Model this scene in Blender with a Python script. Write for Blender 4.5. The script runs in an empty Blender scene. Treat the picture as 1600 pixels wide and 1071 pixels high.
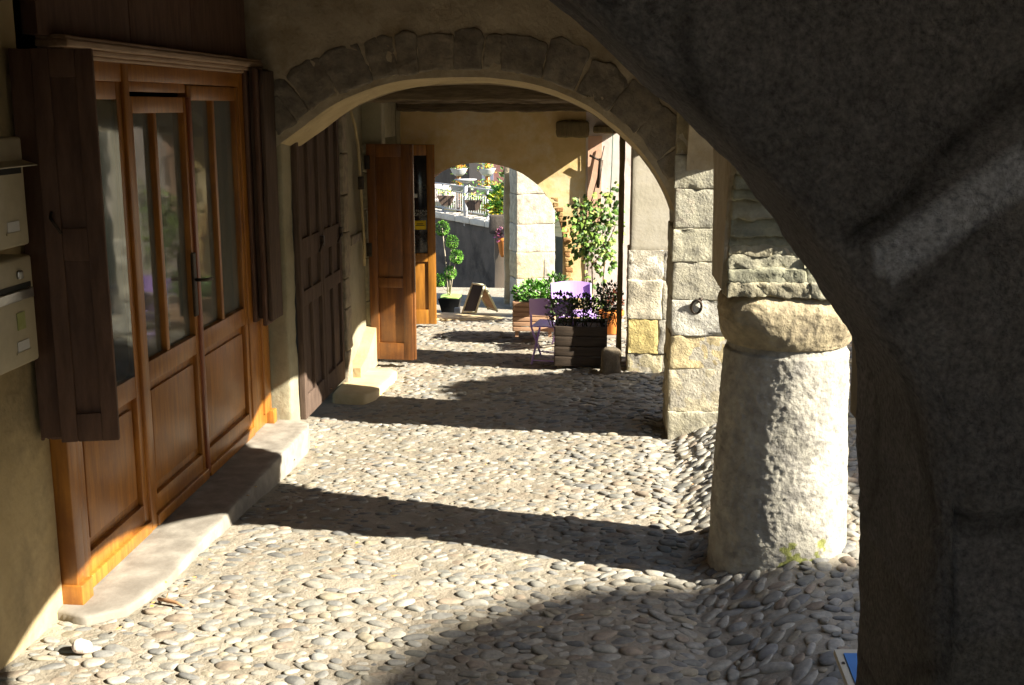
import bpy, bmesh, math, random
import numpy as np
from mathutils import Vector, noise, Matrix
R = math.radians
sc = bpy.context.scene
# ------------------------------------------------------------------ camera
F, VX, VY, CX, CY, HC = 1800.0, 945.0, 165.0, 800.0, 535.5, 2.0      # photograph pixels
Yc = np.array([VX-CX, CY-VY, F]); Yc /= np.linalg.norm(Yc)
pitch = math.atan((CY-VY)/F)
Zc = np.array([0, math.cos(pitch), -math.sin(pitch)]); Zc = Zc-Zc.dot(Yc)*Yc; Zc /= np.linalg.norm(Zc)
Xc = np.cross(Yc, Zc); Xc = -Xc if Xc[0] < 0 else Xc
BW = np.array([Xc, Yc, Zc])            # rows: world axes in camera (right, up, forward)
cd = bpy.data.cameras.new('camera'); cam = bpy.data.objects.new('camera', cd); sc.collection.objects.link(cam)
cd.sensor_fit = 'HORIZONTAL'; cd.sensor_width = 36; cd.lens = 36*F/1600; cd.clip_start = .05; cd.clip_end = 2000
rt, up, fw = BW[:, 0], BW[:, 1], BW[:, 2]
cam.matrix_world = Matrix([[rt[0], up[0], -fw[0], 0], [rt[1], up[1], -fw[1], 0], [rt[2], up[2], -fw[2], HC], [0, 0, 0, 1]])
sc.camera = cam
# ------------------------------------------------------------------ world and sun
SAZ, SEL = 17.5, 32.2                  # degrees: the sun stands over +X, a little behind the camera
S = Vector((math.cos(R(SAZ))*math.cos(R(SEL)), -math.sin(R(SAZ))*math.cos(R(SEL)), math.sin(R(SEL))))
w = bpy.data.worlds.new('World'); sc.world = w; w.use_nodes = True
nt = w.node_tree; bg = nt.nodes['Background']
sky = nt.nodes.new('ShaderNodeTexSky'); sky.sky_type = 'NISHITA'; sky.sun_disc = False
sky.sun_elevation = R(SEL); sky.sun_rotation = math.atan2(S.x, S.y); sky.dust_density = 1.2
nt.links.new(sky.outputs[0], bg.inputs[0]); bg.inputs[1].default_value = 0.085
sl = bpy.data.lights.new('sun', 'SUN'); sl.energy = 5.0; sl.angle = R(.5); sl.color = (1, .93, .80)
so = bpy.data.objects.new('sun', sl); sc.collection.objects.link(so)
so.rotation_euler = (-S).to_track_quat('-Z', 'Y').to_euler(); so.location = (8, -3, 9)
sc.view_settings.view_transform = 'Standard'; sc.view_settings.look = 'None'
sc.view_settings.exposure = 2.0; sc.view_settings.gamma = 1
sc.cycles.max_bounces = 10; sc.cycles.diffuse_bounces = 5; sc.cycles.glossy_bounces = 4
sc.cycles.caustics_reflective = False; sc.cycles.caustics_refractive = False
# ------------------------------------------------------------------ helpers
rnd = random.Random(7)

def px(x, y, ax, v):
    """point where the photograph's pixel (x, y) meets the plane axis ax = v; used to read sizes off the photo"""
    d = BW@np.array([x-CX, CY-y, F]); o = np.array([0, 0, HC]); t = (v-o[ax])/d[ax]; return Vector(o+t*d)

class MB:
    def __init__(s): s.v = []; s.f = []; s.c = []; s.sm = []
    def add(s, vs, fs, col=(.5, .5, .5), smooth=False):
        n = len(s.v); s.v += [tuple(p) for p in vs]; s.f += [tuple(i+n for i in f) for f in fs]
        s.c += (col if isinstance(col, list) else [col]*len(vs)); s.sm += [smooth]*len(fs); return s
    def box(s, x0, x1, y0, y1, z0, z1, col=(.5, .5, .5), b=0):
        if b: return s.rb(x0, x1, y0, y1, z0, z1, r=b, amp=0, seg=.0, col=col, mins=2)
        v = [(x, y, z) for x in (x0, x1) for y in (y0, y1) for z in (z0, z1)]
        return s.add(v, [(0, 1, 3, 2), (4, 6, 7, 5), (0, 4, 5, 1), (2, 3, 7, 6), (0, 2, 6, 4), (1, 5, 7, 3)], col)
    def rb(s, x0, x1, y0, y1, z0, z1, r=.01, amp=.004, seg=.05, seed=0, col=(.5, .5, .5), fn=None, mins=3, fr=6.0, smooth=True, dims=None):
        """rounded block with noise on its faces; fn maps unit coordinates (u, v, w) to space"""
        L = dims or (abs(x1-x0), abs(y1-y0), abs(z1-z0)); r = min(r, min(L)/2.01)
        def ticks(l):
            n = max(mins, int(l/seg)) if seg else 1
            t = [i/n*l for i in range(n+1)] if n > 1 else [0, l]
            t += [r*.3, r, l-r, l-r*.3]
            return sorted(set(round(q, 5) for q in t))
        T = [ticks(l) for l in L]; vs = []; fs = []; ids = {}
        def vid(i, j, k):
            if (i, j, k) in ids: return ids[(i, j, k)]
            p = [T[0][i]-L[0]/2, T[1][j]-L[1]/2, T[2][k]-L[2]/2]
            q = [max(-(L[a]/2-r), min(L[a]/2-r, p[a])) for a in range(3)]
            d = Vector([p[a]-q[a] for a in range(3)]); 
            if d.length > 1e-9: p = Vector(q)+d.normalized()*r
            else: p = Vector(p)
            n = d.normalized() if d.length > 1e-9 else Vector((0, 0, 0))
            if amp:
                w_ = Vector((p.x+seed*3.7+x0, p.y+seed*1.9+y0, p.z-seed*2.3+z0))
                p = p+n*amp*(noise.noise(w_*fr)*1.6+noise.noise(w_*fr*3.1)*.9+noise.noise(w_*fr*8)*.45)
            uvw = [(p[a]+L[a]/2)/L[a] for a in range(3)]
            vs.append(fn(*uvw) if fn else (x0+uvw[0]*(x1-x0), y0+uvw[1]*(y1-y0), z0+uvw[2]*(z1-z0)))
            ids[(i, j, k)] = len(vs)-1; return len(vs)-1
        N = [len(t)-1 for t in T]
        for a, b_, c in ((0, 1, 2), (1, 2, 0), (2, 0, 1)):
            for e in (0, N[c]):
                for i in range(N[a]):
                    for j in range(N[b_]):
                        def idx(ii, jj):
                            k = [0, 0, 0]; k[a] = ii; k[b_] = jj; k[c] = e; return vid(*k)
                        q = (idx(i, j), idx(i+1, j), idx(i+1, j+1), idx(i, j+1))
                        fs.append(q if e else q[::-1])
        return s.add(vs, fs, col, smooth)
    def tube(s, pts, r, n=8, col=(.5, .5, .5), cap=True):
        pts = [Vector(p) for p in pts]; rs = r if isinstance(r, (list, tuple)) else [r]*len(pts); vs = []; fs = []
        ref = None
        for i, p in enumerate(pts):
            t = (pts[min(i+1, len(pts)-1)]-pts[max(i-1, 0)]).normalized()
            if ref is None: ref = t.orthogonal().normalized()
            ref = (ref-t*ref.dot(t)).normalized(); b = t.cross(ref)
            vs += [p+(ref*math.cos(2*math.pi*k/n)+b*math.sin(2*math.pi*k/n))*rs[i] for k in range(n)]
        for i in range(len(pts)-1):
            fs += [(i*n+k, i*n+(k+1) % n, (i+1)*n+(k+1) % n, (i+1)*n+k) for k in range(n)]
        if cap: fs += [tuple(range(n))[::-1], tuple(range((len(pts)-1)*n, len(pts)*n))]
        return s.add(vs, fs, col, True)
    def lathe(s, prof, c, n=24, col=(.5, .5, .5), fn=None):
        vs = []; fs = []
        for (r_, z_) in prof:
            for k in range(n):
                a = 2*math.pi*k/n; p = Vector((c[0]+r_*math.cos(a), c[1]+r_*math.sin(a), c[2]+z_))
                vs.append(fn(p, a) if fn else p)
        for i in range(len(prof)-1): fs += [(i*n+k, i*n+(k+1) % n, (i+1)*n+(k+1) % n, (i+1)*n+k) for k in range(n)]
        fs += [tuple(range(n))[::-1], tuple(range((len(prof)-1)*n, len(prof)*n))]
        return s.add(vs, fs, col, True)
    def prism(s, poly, ax, a, b, col=(.5, .5, .5)):
        """polygon (two coordinates in the remaining axes order) extruded along axis ax from a to b"""
        def mk(p, t): 
            q = [p[0], p[1]]; q.insert(ax, t); return tuple(q)
        n = len(poly); vs = [mk(p, a) for p in poly]+[mk(p, b) for p in poly]
        return s.add(vs, [tuple(range(n))[::-1], tuple(range(n, 2*n))]+[(i, (i+1) % n, n+(i+1) % n, n+i) for i in range(n)], col)
    def leaf(s, p, d, up_, l, wd, col):
        p, d = Vector(p), Vector(d).normalized(); sd = d.cross(Vector(up_))
        sd = sd.normalized() if sd.length > 1e-6 else Vector((1, 0, 0)); n = sd.cross(d)
        return s.add([p, p+d*l*.45+sd*wd*.5-n*wd*.12, p+d*l-n*l*.15, p+d*l*.45-sd*wd*.5-n*wd*.12, p+d*l*.5], [(0, 1, 4), (1, 2, 4), (2, 3, 4), (3, 0, 4)], col)
    def build(s, name, mat, parent=None, origin=None):
        me = bpy.data.meshes.new(name); v = np.array(s.v, dtype=np.float64).reshape(-1, 3)
        if parent is None:
            o_ = np.array(origin) if origin is not None else np.array([(v[:, 0].min()+v[:, 0].max())/2, (v[:, 1].min()+v[:, 1].max())/2, v[:, 2].min()])
        else:
            q = parent; o_ = np.zeros(3)
            while q is not None: o_ = o_+np.array(q.location); q = q.parent
        me.from_pydata((v-o_).tolist(), [], s.f)
        at = me.color_attributes.new('Col', 'FLOAT_COLOR', 'POINT')
        c = np.ones((len(s.v), 4), dtype=np.float32); c[:, :3] = np.array(s.c, dtype=np.float32).reshape(-1, 3); at.data.foreach_set('color', c.ravel())
        me.polygons.foreach_set('use_smooth', s.sm); me.update()
        bm = bmesh.new(); bm.from_mesh(me); bmesh.ops.recalc_face_normals(bm, faces=bm.faces) if len(s.f) < 60000 else None; bm.to_mesh(me); bm.free()
        o = bpy.data.objects.new(name, me); sc.collection.objects.link(o); me.materials.append(mat)
        if parent is None: o.location = o_
        else: o.parent = parent
        return o

def tag(o, label=None, cat=None, group=None, kind=None):
    if label: o['label'] = label
    if cat: o['category'] = cat
    if group: o['group'] = group
    if kind: o['kind'] = kind
    return o
def thing(name, label, cat, loc=(0, 0, 0), group=None):
    o = bpy.data.objects.new(name, None); o.location = loc; sc.collection.objects.link(o); o.empty_display_size = .1
    return tag(o, label, cat, group)
def text(body, size, loc, rot, mat, parent, name='lettering', ext=.0006):
    c = bpy.data.curves.new(name, 'FONT'); c.body = body; c.size = size; c.extrude = ext; c.align_x = 'CENTER'; c.align_y = 'CENTER'
    o = bpy.data.objects.new(name, c); c.materials.append(mat); sc.collection.objects.link(o)
    q = parent; off = Vector((0, 0, 0))
    while q is not None: off += q.location; q = q.parent
    o.location = Vector(loc)-off; o.rotation_euler = rot; o.parent = parent; return o
# ------------------------------------------------------------------ materials
def mat(name, base=None, c2=None, scale=8, rough=.85, bump=.3, bs=30, attr=False, vary=.35, stain=None, stain_scale=1.2, spec=.25,
        stretch=(1, 1, 1), metallic=0, bump2=0, bs2=4, dist=.01, coat=0, lo=.35, hi=.65, detail=8):
    m = bpy.data.materials.new(name); m.use_nodes = True; n = m.node_tree.nodes; l = m.node_tree.links; p = n['Principled BSDF']
    tc = n.new('ShaderNodeTexCoord'); mp = n.new('ShaderNodeMapping'); mp.inputs['Scale'].default_value = stretch; l.new(tc.outputs['Object'], mp.inputs[0])
    t = n.new('ShaderNodeTexNoise'); t.inputs['Scale'].default_value = scale; t.inputs['Detail'].default_value = detail; t.inputs['Roughness'].default_value = .6; l.new(mp.outputs[0], t.inputs[0])
    mr = n.new('ShaderNodeMapRange'); mr.inputs[1].default_value = lo; mr.inputs[2].default_value = hi; l.new(t.outputs[0], mr.inputs[0])
    mx = n.new('ShaderNodeMix'); mx.data_type = 'RGBA'; l.new(mr.outputs[0], mx.inputs[0])
    if attr:
        a = n.new('ShaderNodeVertexColor'); a.layer_name = 'Col'
        for sck, k in ((6, 1-vary), (7, 1+vary)):
            q = n.new('ShaderNodeMix'); q.data_type = 'RGBA'; q.blend_type = 'MULTIPLY'; q.inputs[0].default_value = 1
            l.new(a.outputs[0], q.inputs[6]); q.inputs[7].default_value = (k, k, k*(1.03 if k < 1 else .97), 1); l.new(q.outputs[2], mx.inputs[sck])
    else:
        mx.inputs[6].default_value = (*base, 1); mx.inputs[7].default_value = (*(c2 or [x*1.4 for x in base]), 1)
    out = mx.outputs[2]
    if stain:
        t2 = n.new('ShaderNodeTexNoise'); t2.inputs['Scale'].default_value = stain_scale; t2.inputs['Detail'].default_value = 6; t2.inputs['Roughness'].default_value = .7; l.new(tc.outputs['Object'], t2.inputs[0])
        r2 = n.new('ShaderNodeMapRange'); r2.inputs[1].default_value = .5; r2.inputs[2].default_value = .68; r2.inputs[4].default_value = .8; l.new(t2.outputs[0], r2.inputs[0])
        m2 = n.new('ShaderNodeMix'); m2.data_type = 'RGBA'; l.new(r2.outputs[0], m2.inputs[0]); l.new(out, m2.inputs[6]); m2.inputs[7].default_value = (*stain, 1); out = m2.outputs[2]
    l.new(out, p.inputs['Base Color']); p.inputs['Metallic'].default_value = metallic
    p.inputs['Specular IOR Level'].default_value = spec; p.inputs['Coat Weight'].default_value = coat; p.inputs['Coat Roughness'].default_value = .25
    rr = n.new('ShaderNodeMapRange'); rr.inputs[3].default_value = rough*.88; rr.inputs[4].default_value = min(1, rough*1.12); l.new(t.outputs[0], rr.inputs[0]); l.new(rr.outputs[0], p.inputs['Roughness'])
    if bump:
        b = n.new('ShaderNodeBump'); b.inputs['Strength'].default_value = bump; b.inputs['Distance'].default_value = dist
        t3 = n.new('ShaderNodeTexNoise'); t3.inputs['Scale'].default_value = bs; t3.inputs['Detail'].default_value = 6; t3.inputs['Roughness'].default_value = .65; l.new(mp.outputs[0], t3.inputs[0]); l.new(t3.outputs[0], b.inputs['Height'])
        last = b
        if bump2:
            b2 = n.new('ShaderNodeBump'); b2.inputs['Strength'].default_value = bump2; b2.inputs['Distance'].default_value = dist*5
            t4 = n.new('ShaderNodeTexNoise'); t4.inputs['Scale'].default_value = bs2; t4.inputs['Detail'].default_value = 3; l.new(mp.outputs[0], t4.inputs[0]); l.new(t4.outputs[0], b2.inputs['Height']); l.new(b.outputs[0], b2.inputs['Normal']); last = b2
        l.new(last.outputs[0], p.inputs['Normal'])
    return m
M = {}
M['stone'] = mat('rough_stone', attr=True, vary=.26, scale=16, bump=.85, bs=60, dist=.010, bump2=.22, bs2=14, spec=.15)
M['cobble'] = mat('river_stone', attr=True, vary=.22, scale=38, bump=.5, bs=110, dist=.004, rough=.85, spec=.15)
M['mortar'] = mat('sandy_mortar', (.23, .205, .158), (.345, .305, .24), scale=5, bump=.9, bs=55, dist=.012, bump2=.3, bs2=12, stain=(.24, .20, .15), stain_scale=2.3, spec=.1)
M['dark_stone'] = mat('dark_vault_stone', attr=True, vary=.45, scale=110, bump=1, bs=150, dist=.010, bump2=.45, bs2=26, spec=.1, lo=.3, hi=.7)
M['plaster'] = mat('ochre_plaster', (.37, .29, .155), (.49, .39, .225), scale=3.5, bump=.45, bs=40, dist=.01, bump2=.35, bs2=5, stain=(.22, .18, .11), stain_scale=1.7, spec=.1)
M['plaster_dark'] = mat('grey_brown_plaster', (.37, .315, .225), (.49, .42, .305), scale=5, bump=.8, bs=45, dist=.014, bump2=.4, bs2=6, stain=(.28, .22, .13), stain_scale=2.6, spec=.1)
M['plaster_cream'] = mat('cream_lime_plaster', (.60, .43, .19), (.72, .54, .28), scale=5, bump=.3, bs=40, dist=.008, bump2=.3, bs2=4, stain=(.74, .66, .48), stain_scale=2.2, spec=.1)
M['plaster_pink'] = mat('pale_pink_plaster', (.60, .51, .46), (.70, .61, .56), scale=4, bump=.3, bs=40, dist=.008, bump2=.3, bs2=4, stain=(.62, .58, .52), stain_scale=2.5, spec=.1)
M['plaster_pale'] = mat('pale_lime_plaster', (.40, .365, .28), (.50, .455, .36), scale=4, bump=.25, bs=40, dist=.008, bump2=.08, bs2=5, stain=(.46, .43, .36), stain_scale=2, spec=.1)
M['plaster_grey'] = mat('grey_green_plaster', (.25, .225, .15), (.35, .32, .22), scale=4, bump=.45, bs=40, dist=.01, bump2=.35, bs2=5, stain=(.14, .12, .085), stain_scale=2, spec=.1)
M['varnish'] = mat('orange_varnished_wood', (.24, .092, .014), (.40, .162, .024), stain=(.19, .065, .014), stain_scale=2.2, scale=6, stretch=(6, 6, .7), rough=.42, bump=.25, bs=40, dist=.003, spec=.4, coat=.15, detail=6)
M['varnish_red'] = mat('red_brown_varnished_wood', (.17, .045, .016), (.27, .08, .025), scale=6, stretch=(6, 6, .7), rough=.42, bump=.15, bs=40, dist=.003, spec=.4, coat=.15)
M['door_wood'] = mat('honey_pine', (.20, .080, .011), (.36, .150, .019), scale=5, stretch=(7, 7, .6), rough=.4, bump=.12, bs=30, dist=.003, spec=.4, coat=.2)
M['door_shaded'] = mat('shaded_pine', (.115, .042, .012), (.21, .080, .017), scale=5, stretch=(7, 7, .6), rough=.4, bump=.2, bs=30, dist=.003, spec=.4, coat=.2, stain=(.07, .025, .010), stain_scale=3)  # same pine as the far leaf, with the near leaf's shade put into the colour
M['brown_paint'] = mat('dark_brown_painted_wood', (.095, .055, .040), (.15, .088, .062), scale=7, stretch=(4, 4, .8), rough=.75, bump=.35, bs=60, dist=.004, spec=.15)
M['old_wood'] = mat('weathered_dark_wood', (.070, .048, .037), (.125, .088, .066), scale=8, stretch=(8, 8, .6), rough=.85, bump=.6, bs=40, dist=.006, spec=.1)
M['beam'] = mat('old_oak_beam', (.09, .068, .042), (.17, .13, .08), scale=7, stretch=(.8, 8, 8), rough=.9, bump=.7, bs=25, dist=.01, spec=.1)
M['post'] = mat('old_oak_post', (.12, .095, .05), (.2, .15, .075), scale=7, stretch=(8, 8, .8), rough=.9, bump=.7, bs=25, dist=.01, spec=.1)
M['cornice'] = mat('worn_pale_varnish', (.30, .20, .13), (.42, .30, .21), scale=8, stretch=(8, .8, 8), rough=.6, bump=.3, bs=30, dist=.004)
M['slab'] = mat('worn_limestone', (.19, .17, .14), (.31, .285, .24), scale=9, bump=.35, bs=40, dist=.006, bump2=.3, bs2=6, stain=(.20, .18, .15), stain_scale=2.6, spec=.15)
M['slab_yellow'] = mat('yellow_limestone', (.46, .36, .20), (.60, .48, .28), scale=5, bump=.35, bs=40, dist=.006, bump2=.3, bs2=6, spec=.15)
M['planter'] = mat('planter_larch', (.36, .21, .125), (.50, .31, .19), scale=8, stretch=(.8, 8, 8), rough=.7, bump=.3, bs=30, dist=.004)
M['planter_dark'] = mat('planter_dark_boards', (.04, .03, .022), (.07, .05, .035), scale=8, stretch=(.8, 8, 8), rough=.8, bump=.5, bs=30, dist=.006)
M['attr'] = mat('coloured_plain', attr=True, vary=.12, scale=20, bump=.1, bs=60, dist=.002, rough=.6, spec=.3)
M['leaf'] = mat('leaf_green', attr=True, vary=.25, scale=9, bump=0, rough=.55, spec=.35)
M['metal_cream'] = mat('cream_enamel', (.42, .37, .26), (.47, .42, .30), scale=20, rough=.45, bump=.05, bs=80, dist=.002, spec=.4, coat=.2)
M['metal_dark'] = mat('dark_iron', (.03, .026, .022), (.07, .05, .035), scale=30, rough=.55, bump=.3, bs=80, dist=.002, metallic=.6)
M['chrome'] = mat('worn_steel', (.5, .5, .5), (.6, .6, .6), scale=30, rough=.3, bump=0, metallic=1)
M['white'] = mat('white_paint', (.36, .37, .39), (.44, .44, .45), scale=12, rough=.5, bump=.05, bs=60, dist=.002)
M['paper'] = mat('paper_white', (.6, .6, .6), (.7, .7, .7), scale=12, rough=.8, bump=0)
M['yellow'] = mat('yellow_card', (.75, .52, .02), (.8, .58, .03), scale=12, rough=.7, bump=0)
M['black'] = mat('black_paint', (.012, .012, .012), (.02, .02, .02), scale=12, rough=.5, bump=0)
M['terracotta'] = mat('terracotta', (.5, .17, .035), (.66, .24, .05), scale=8, rough=.8, bump=.2, bs=50, dist=.003)
M['purple'] = mat('lilac_enamel', (.42, .27, .66), (.47, .31, .72), scale=10, rough=.4, bump=.04, bs=50, dist=.002, coat=.2)
M['blue'] = mat('blue_print', (.05, .16, .42), (.07, .2, .5), scale=10, rough=.5, bump=0)
M['cable'] = mat('green_cable', (.03, .09, .07), (.04, .12, .09), scale=10, rough=.6, bump=0)
M['retaining'] = mat('dark_render', (.075, .064, .055), (.12, .10, .082), scale=2.2, bump=.5, bs=10, dist=.03, stain=(.028, .025, .022), stain_scale=1.3, spec=.1)
M['pink_house'] = mat('dull_pink_render', (.20, .10, .085), (.25, .13, .11), scale=1, bump=.2, bs=10, dist=.02)
M['dark_hill'] = mat('dark_weathered_boards', (.010, .010, .011), (.022, .021, .021), scale=3, stretch=(5, 5, .5), bump=.4, bs=12, dist=.02)
M['grey_blue'] = mat('grey_blue_shutter', (.17, .19, .27), (.2, .22, .3), scale=3, bump=.1)
M['tile'] = mat('old_roof_tile', (.22, .11, .07), (.32, .17, .1), scale=6, bump=.6, bs=14, dist=.03)
M['pane_reflection'] = mat('grey_reflection', (.55, .56, .50), (.66, .67, .60), scale=30, bump=.2, bs=90, rough=.95)
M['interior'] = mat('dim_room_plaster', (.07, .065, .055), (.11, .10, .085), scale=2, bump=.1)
g = bpy.data.materials.new('window_glass'); g.use_nodes = True; n_ = g.node_tree.nodes; p_ = n_['Principled BSDF']
p_.inputs['Base Color'].default_value = (.55, .6, .58, 1); p_.inputs['Roughness'].default_value = .015; p_.inputs['Transmission Weight'].default_value = 0
gl = n_.new('ShaderNodeBsdfGlossy'); gl.inputs['Roughness'].default_value = .05; gl.inputs[0].default_value = (.9, .93, .9, 1)
tr = n_.new('ShaderNodeBsdfTransparent'); tr.inputs[0].default_value = (.8, .83, .8, 1); fr_ = n_.new('ShaderNodeFresnel'); fr_.inputs[0].default_value = 1.75
gn = n_.new('ShaderNodeTexNoise'); gn.inputs['Scale'].default_value = 3.5; gb = n_.new('ShaderNodeBump'); gb.inputs['Strength'].default_value = .12; gb.inputs['Distance'].default_value = .01
gt = n_.new('ShaderNodeTexCoord'); g.node_tree.links.new(gt.outputs['Object'], gn.inputs[0]); g.node_tree.links.new(gn.outputs[0], gb.inputs['Height']); g.node_tree.links.new(gb.outputs[0], gl.inputs['Normal'])
ms = n_.new('ShaderNodeMixShader'); L_ = g.node_tree.links; L_.new(fr_.outputs[0], ms.inputs[0]); L_.new(tr.outputs[0], ms.inputs[1]); L_.new(gl.outputs[0], ms.inputs[2]); L_.new(ms.outputs[0], n_['Material Output'].inputs[0])
M['glass'] = g; fr_.inputs[0].default_value = 2.5
g2 = g.copy(); g2.name = 'dusty_sheen_glass'; n2 = g2.node_tree.nodes; l2 = g2.node_tree.links
for q in n2:
    if q.bl_idname == 'ShaderNodeFresnel': q.inputs[0].default_value = 1.45
m1 = [q for q in n2 if q.bl_idname == 'ShaderNodeMixShader'][0]; m2_ = n2.new('ShaderNodeMixShader'); df = n2.new('ShaderNodeBsdfDiffuse'); df.inputs[0].default_value = (.34, .34, .31, 1)
m2_.inputs[0].default_value = .30; l2.new(m1.outputs[0], m2_.inputs[1]); l2.new(df.outputs[0], m2_.inputs[2]); l2.new(m2_.outputs[0], n2['Material Output'].inputs[0])  # grey diffuse layer paints in the pane reflections together with dust
M['dusty_sheen'] = g2
# ------------------------------------------------------------------ ground
def ss(a, b, x): t = max(0, min(1, (x-a)/(b-a))); return t*t*(3-2*t)
XW, XF, XS = -2.12, -1.93, .47          # shop wall, second facade, street wall inner face
def gz(x, y):
    left = -.13*ss(4.3, 6.9, y)+.04*ss(8.5, 11, y)
    z = left*max(0, min(1, (.4-x)/2.2))
    z += -.018*math.exp(-((x-.40)/.07)**2)*ss(2, 3, y)*(1-ss(9, 10, y))
    edge = .42 if y < 9 else .42+.3*(y-9)
    z += (.13*ss(edge, edge+.42, x)+.03*ss(edge+.3, edge+2, x))*(1-.5*ss(9, 10.5, y))
    z += .012*noise.noise(Vector((x*1.7, y*1.7, 3)))
    return z
mb = MB(); xs = [-5+i*.5 for i in range(5)]+[-2.5+i*.06 for i in range(75)]+[2.1+i*.4 for i in range(1, 60)]
ys = [-16+i*.7 for i in range(26)]+[2.3+i*.06 for i in range(150)]
ys = [y for y in ys if y < 11.28]+[11.3]
vs = [(x, y, gz(x, y)) for y in ys for x in xs]; nx = len(xs)
fs = [(j*nx+i, j*nx+i+1, (j+1)*nx+i+1, (j+1)*nx+i) for j in range(len(ys)-1) for i in range(nx-1)]
mb.add(vs, fs, smooth=True)
n0 = len(mb.v)-nx
mb.add([(x, 11.3, gz(x, 11.3)) for x in xs]+[(x, 11.34, -3.6) for x in xs], [(i, nx+i, nx+i+1, i+1) for i in range(nx-1)])
tag(mb.build('ground', M['mortar'], origin=(0, 0, 0)), 'sandy mortar ground of the sunlit arcade walkway', kind='structure')
mb = MB(); mb.box(-150, 150, 11.4, 300, -3.7, -3.6); mb.box(-150, -5.2, -150, 11.3, -3.7, -.2); mb.box(-150, 150, -150, -16, -.5, -.05); mb.box(26, 150, -16, 11.3, -3.7, 0)
tag(mb.build('lower_ground', M['mortar'], origin=(0, 0, 0)), 'lower ground beyond the arcade', kind='structure')

mb = MB(); xs2 = [2.35+i*.4 for i in range(15)]; ys2 = [-15.9+i*.9 for i in range(31)]; ys2 = [y for y in ys2 if y < 11]; nx = len(xs2)  # unseen dark sheet, added to keep bounced street light out of the arcade
mb.add([(x, y, gz(x, y)+.012) for y in ys2 for x in xs2], [(j*nx+i, j*nx+i+1, (j+1)*nx+i+1, (j+1)*nx+i) for j in range(len(ys2)-1) for i in range(nx-1)], smooth=True)
tag(mb.build('dark_bounce_sheet', mat('asphalt', (.045, .043, .040), (.07, .066, .06), scale=30, bump=.5, bs=120, spec=.1), origin=(0, 0, 0)), 'dark asphalt sheet added out of view to cut bounced light', kind='structure')

# cobbles: one paving surface of river stones
def ico(sub):
    bm = bmesh.new(); bmesh.ops.create_icosphere(bm, subdivisions=sub, radius=1); bm.verts.ensure_lookup_table()
    v = np.array([list(x.co) for x in bm.verts]); f = [tuple(q.index for q in x.verts) for x in bm.faces]; bm.free(); return v, np.array(f)
ICO = {3: ico(3), 2: ico(2)}
pal = [tuple(.70*(v*.68+.32*m_) for v, m_ in zip(c, (.35, .325, .265))) for c in [(.33, .315, .275), (.41, .385, .33), (.26, .255, .235), (.19, .195, .20), (.36, .335, .28), (.48, .45, .38), (.28, .28, .27), (.40, .345, .24), (.34, .26, .19), (.22, .225, .21), (.45, .43, .38)]]
rc = random.Random(3); V_, F_, C_ = [], [], []; nv = 0
taken = {}
def can(x, y, r):
    k0, k1 = int(x//.10), int(y//.10)
    for i in (-1, 0, 1):
        for j in (-1, 0, 1):
            for (a, b, q) in taken.get((k0+i, k1+j), ()):
                if ((a-x)/1.22)**2+((b-y)/.90)**2 < ((r+q)*.95)**2: return False
    taken.setdefault((k0, k1), []).append((x, y, r)); return True
def excluded(x, y):
    if x < (XW+.02 if y < 7 else XF-.02): return True
    if XW-.1 < x < -1.79 and 4.12 < y < 6.95: return True
    if -1.95 < x < -1.62 and 7.98 < y < 8.85: return True
    if (x-.78)**2+(y-4.88)**2 < .27**2: return True
    if 6.9 < y < 7.35 and x > .46 and x < .95: return True
    if 8.74 < y < 9.05 and .22 < x < .7: return True
    return False
cands = []
for _ in range(230000):
    x = rc.uniform(-2.16, 3.6); y = rc.uniform(3.1, 11.2)
    if x > 1.5 and rc.random() < .75: continue
    big = rc.random()
    r = .034 if big < .03 else (.0255 if big < .30 else (.0205 if big < .75 else .0145))
    if x > .42: r *= 1.05
    if x > 1.5: r *= 1.3
    cands.append((x, y, r))
cands.sort(key=lambda c: -c[2]+rc.uniform(0, .012))
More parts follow.
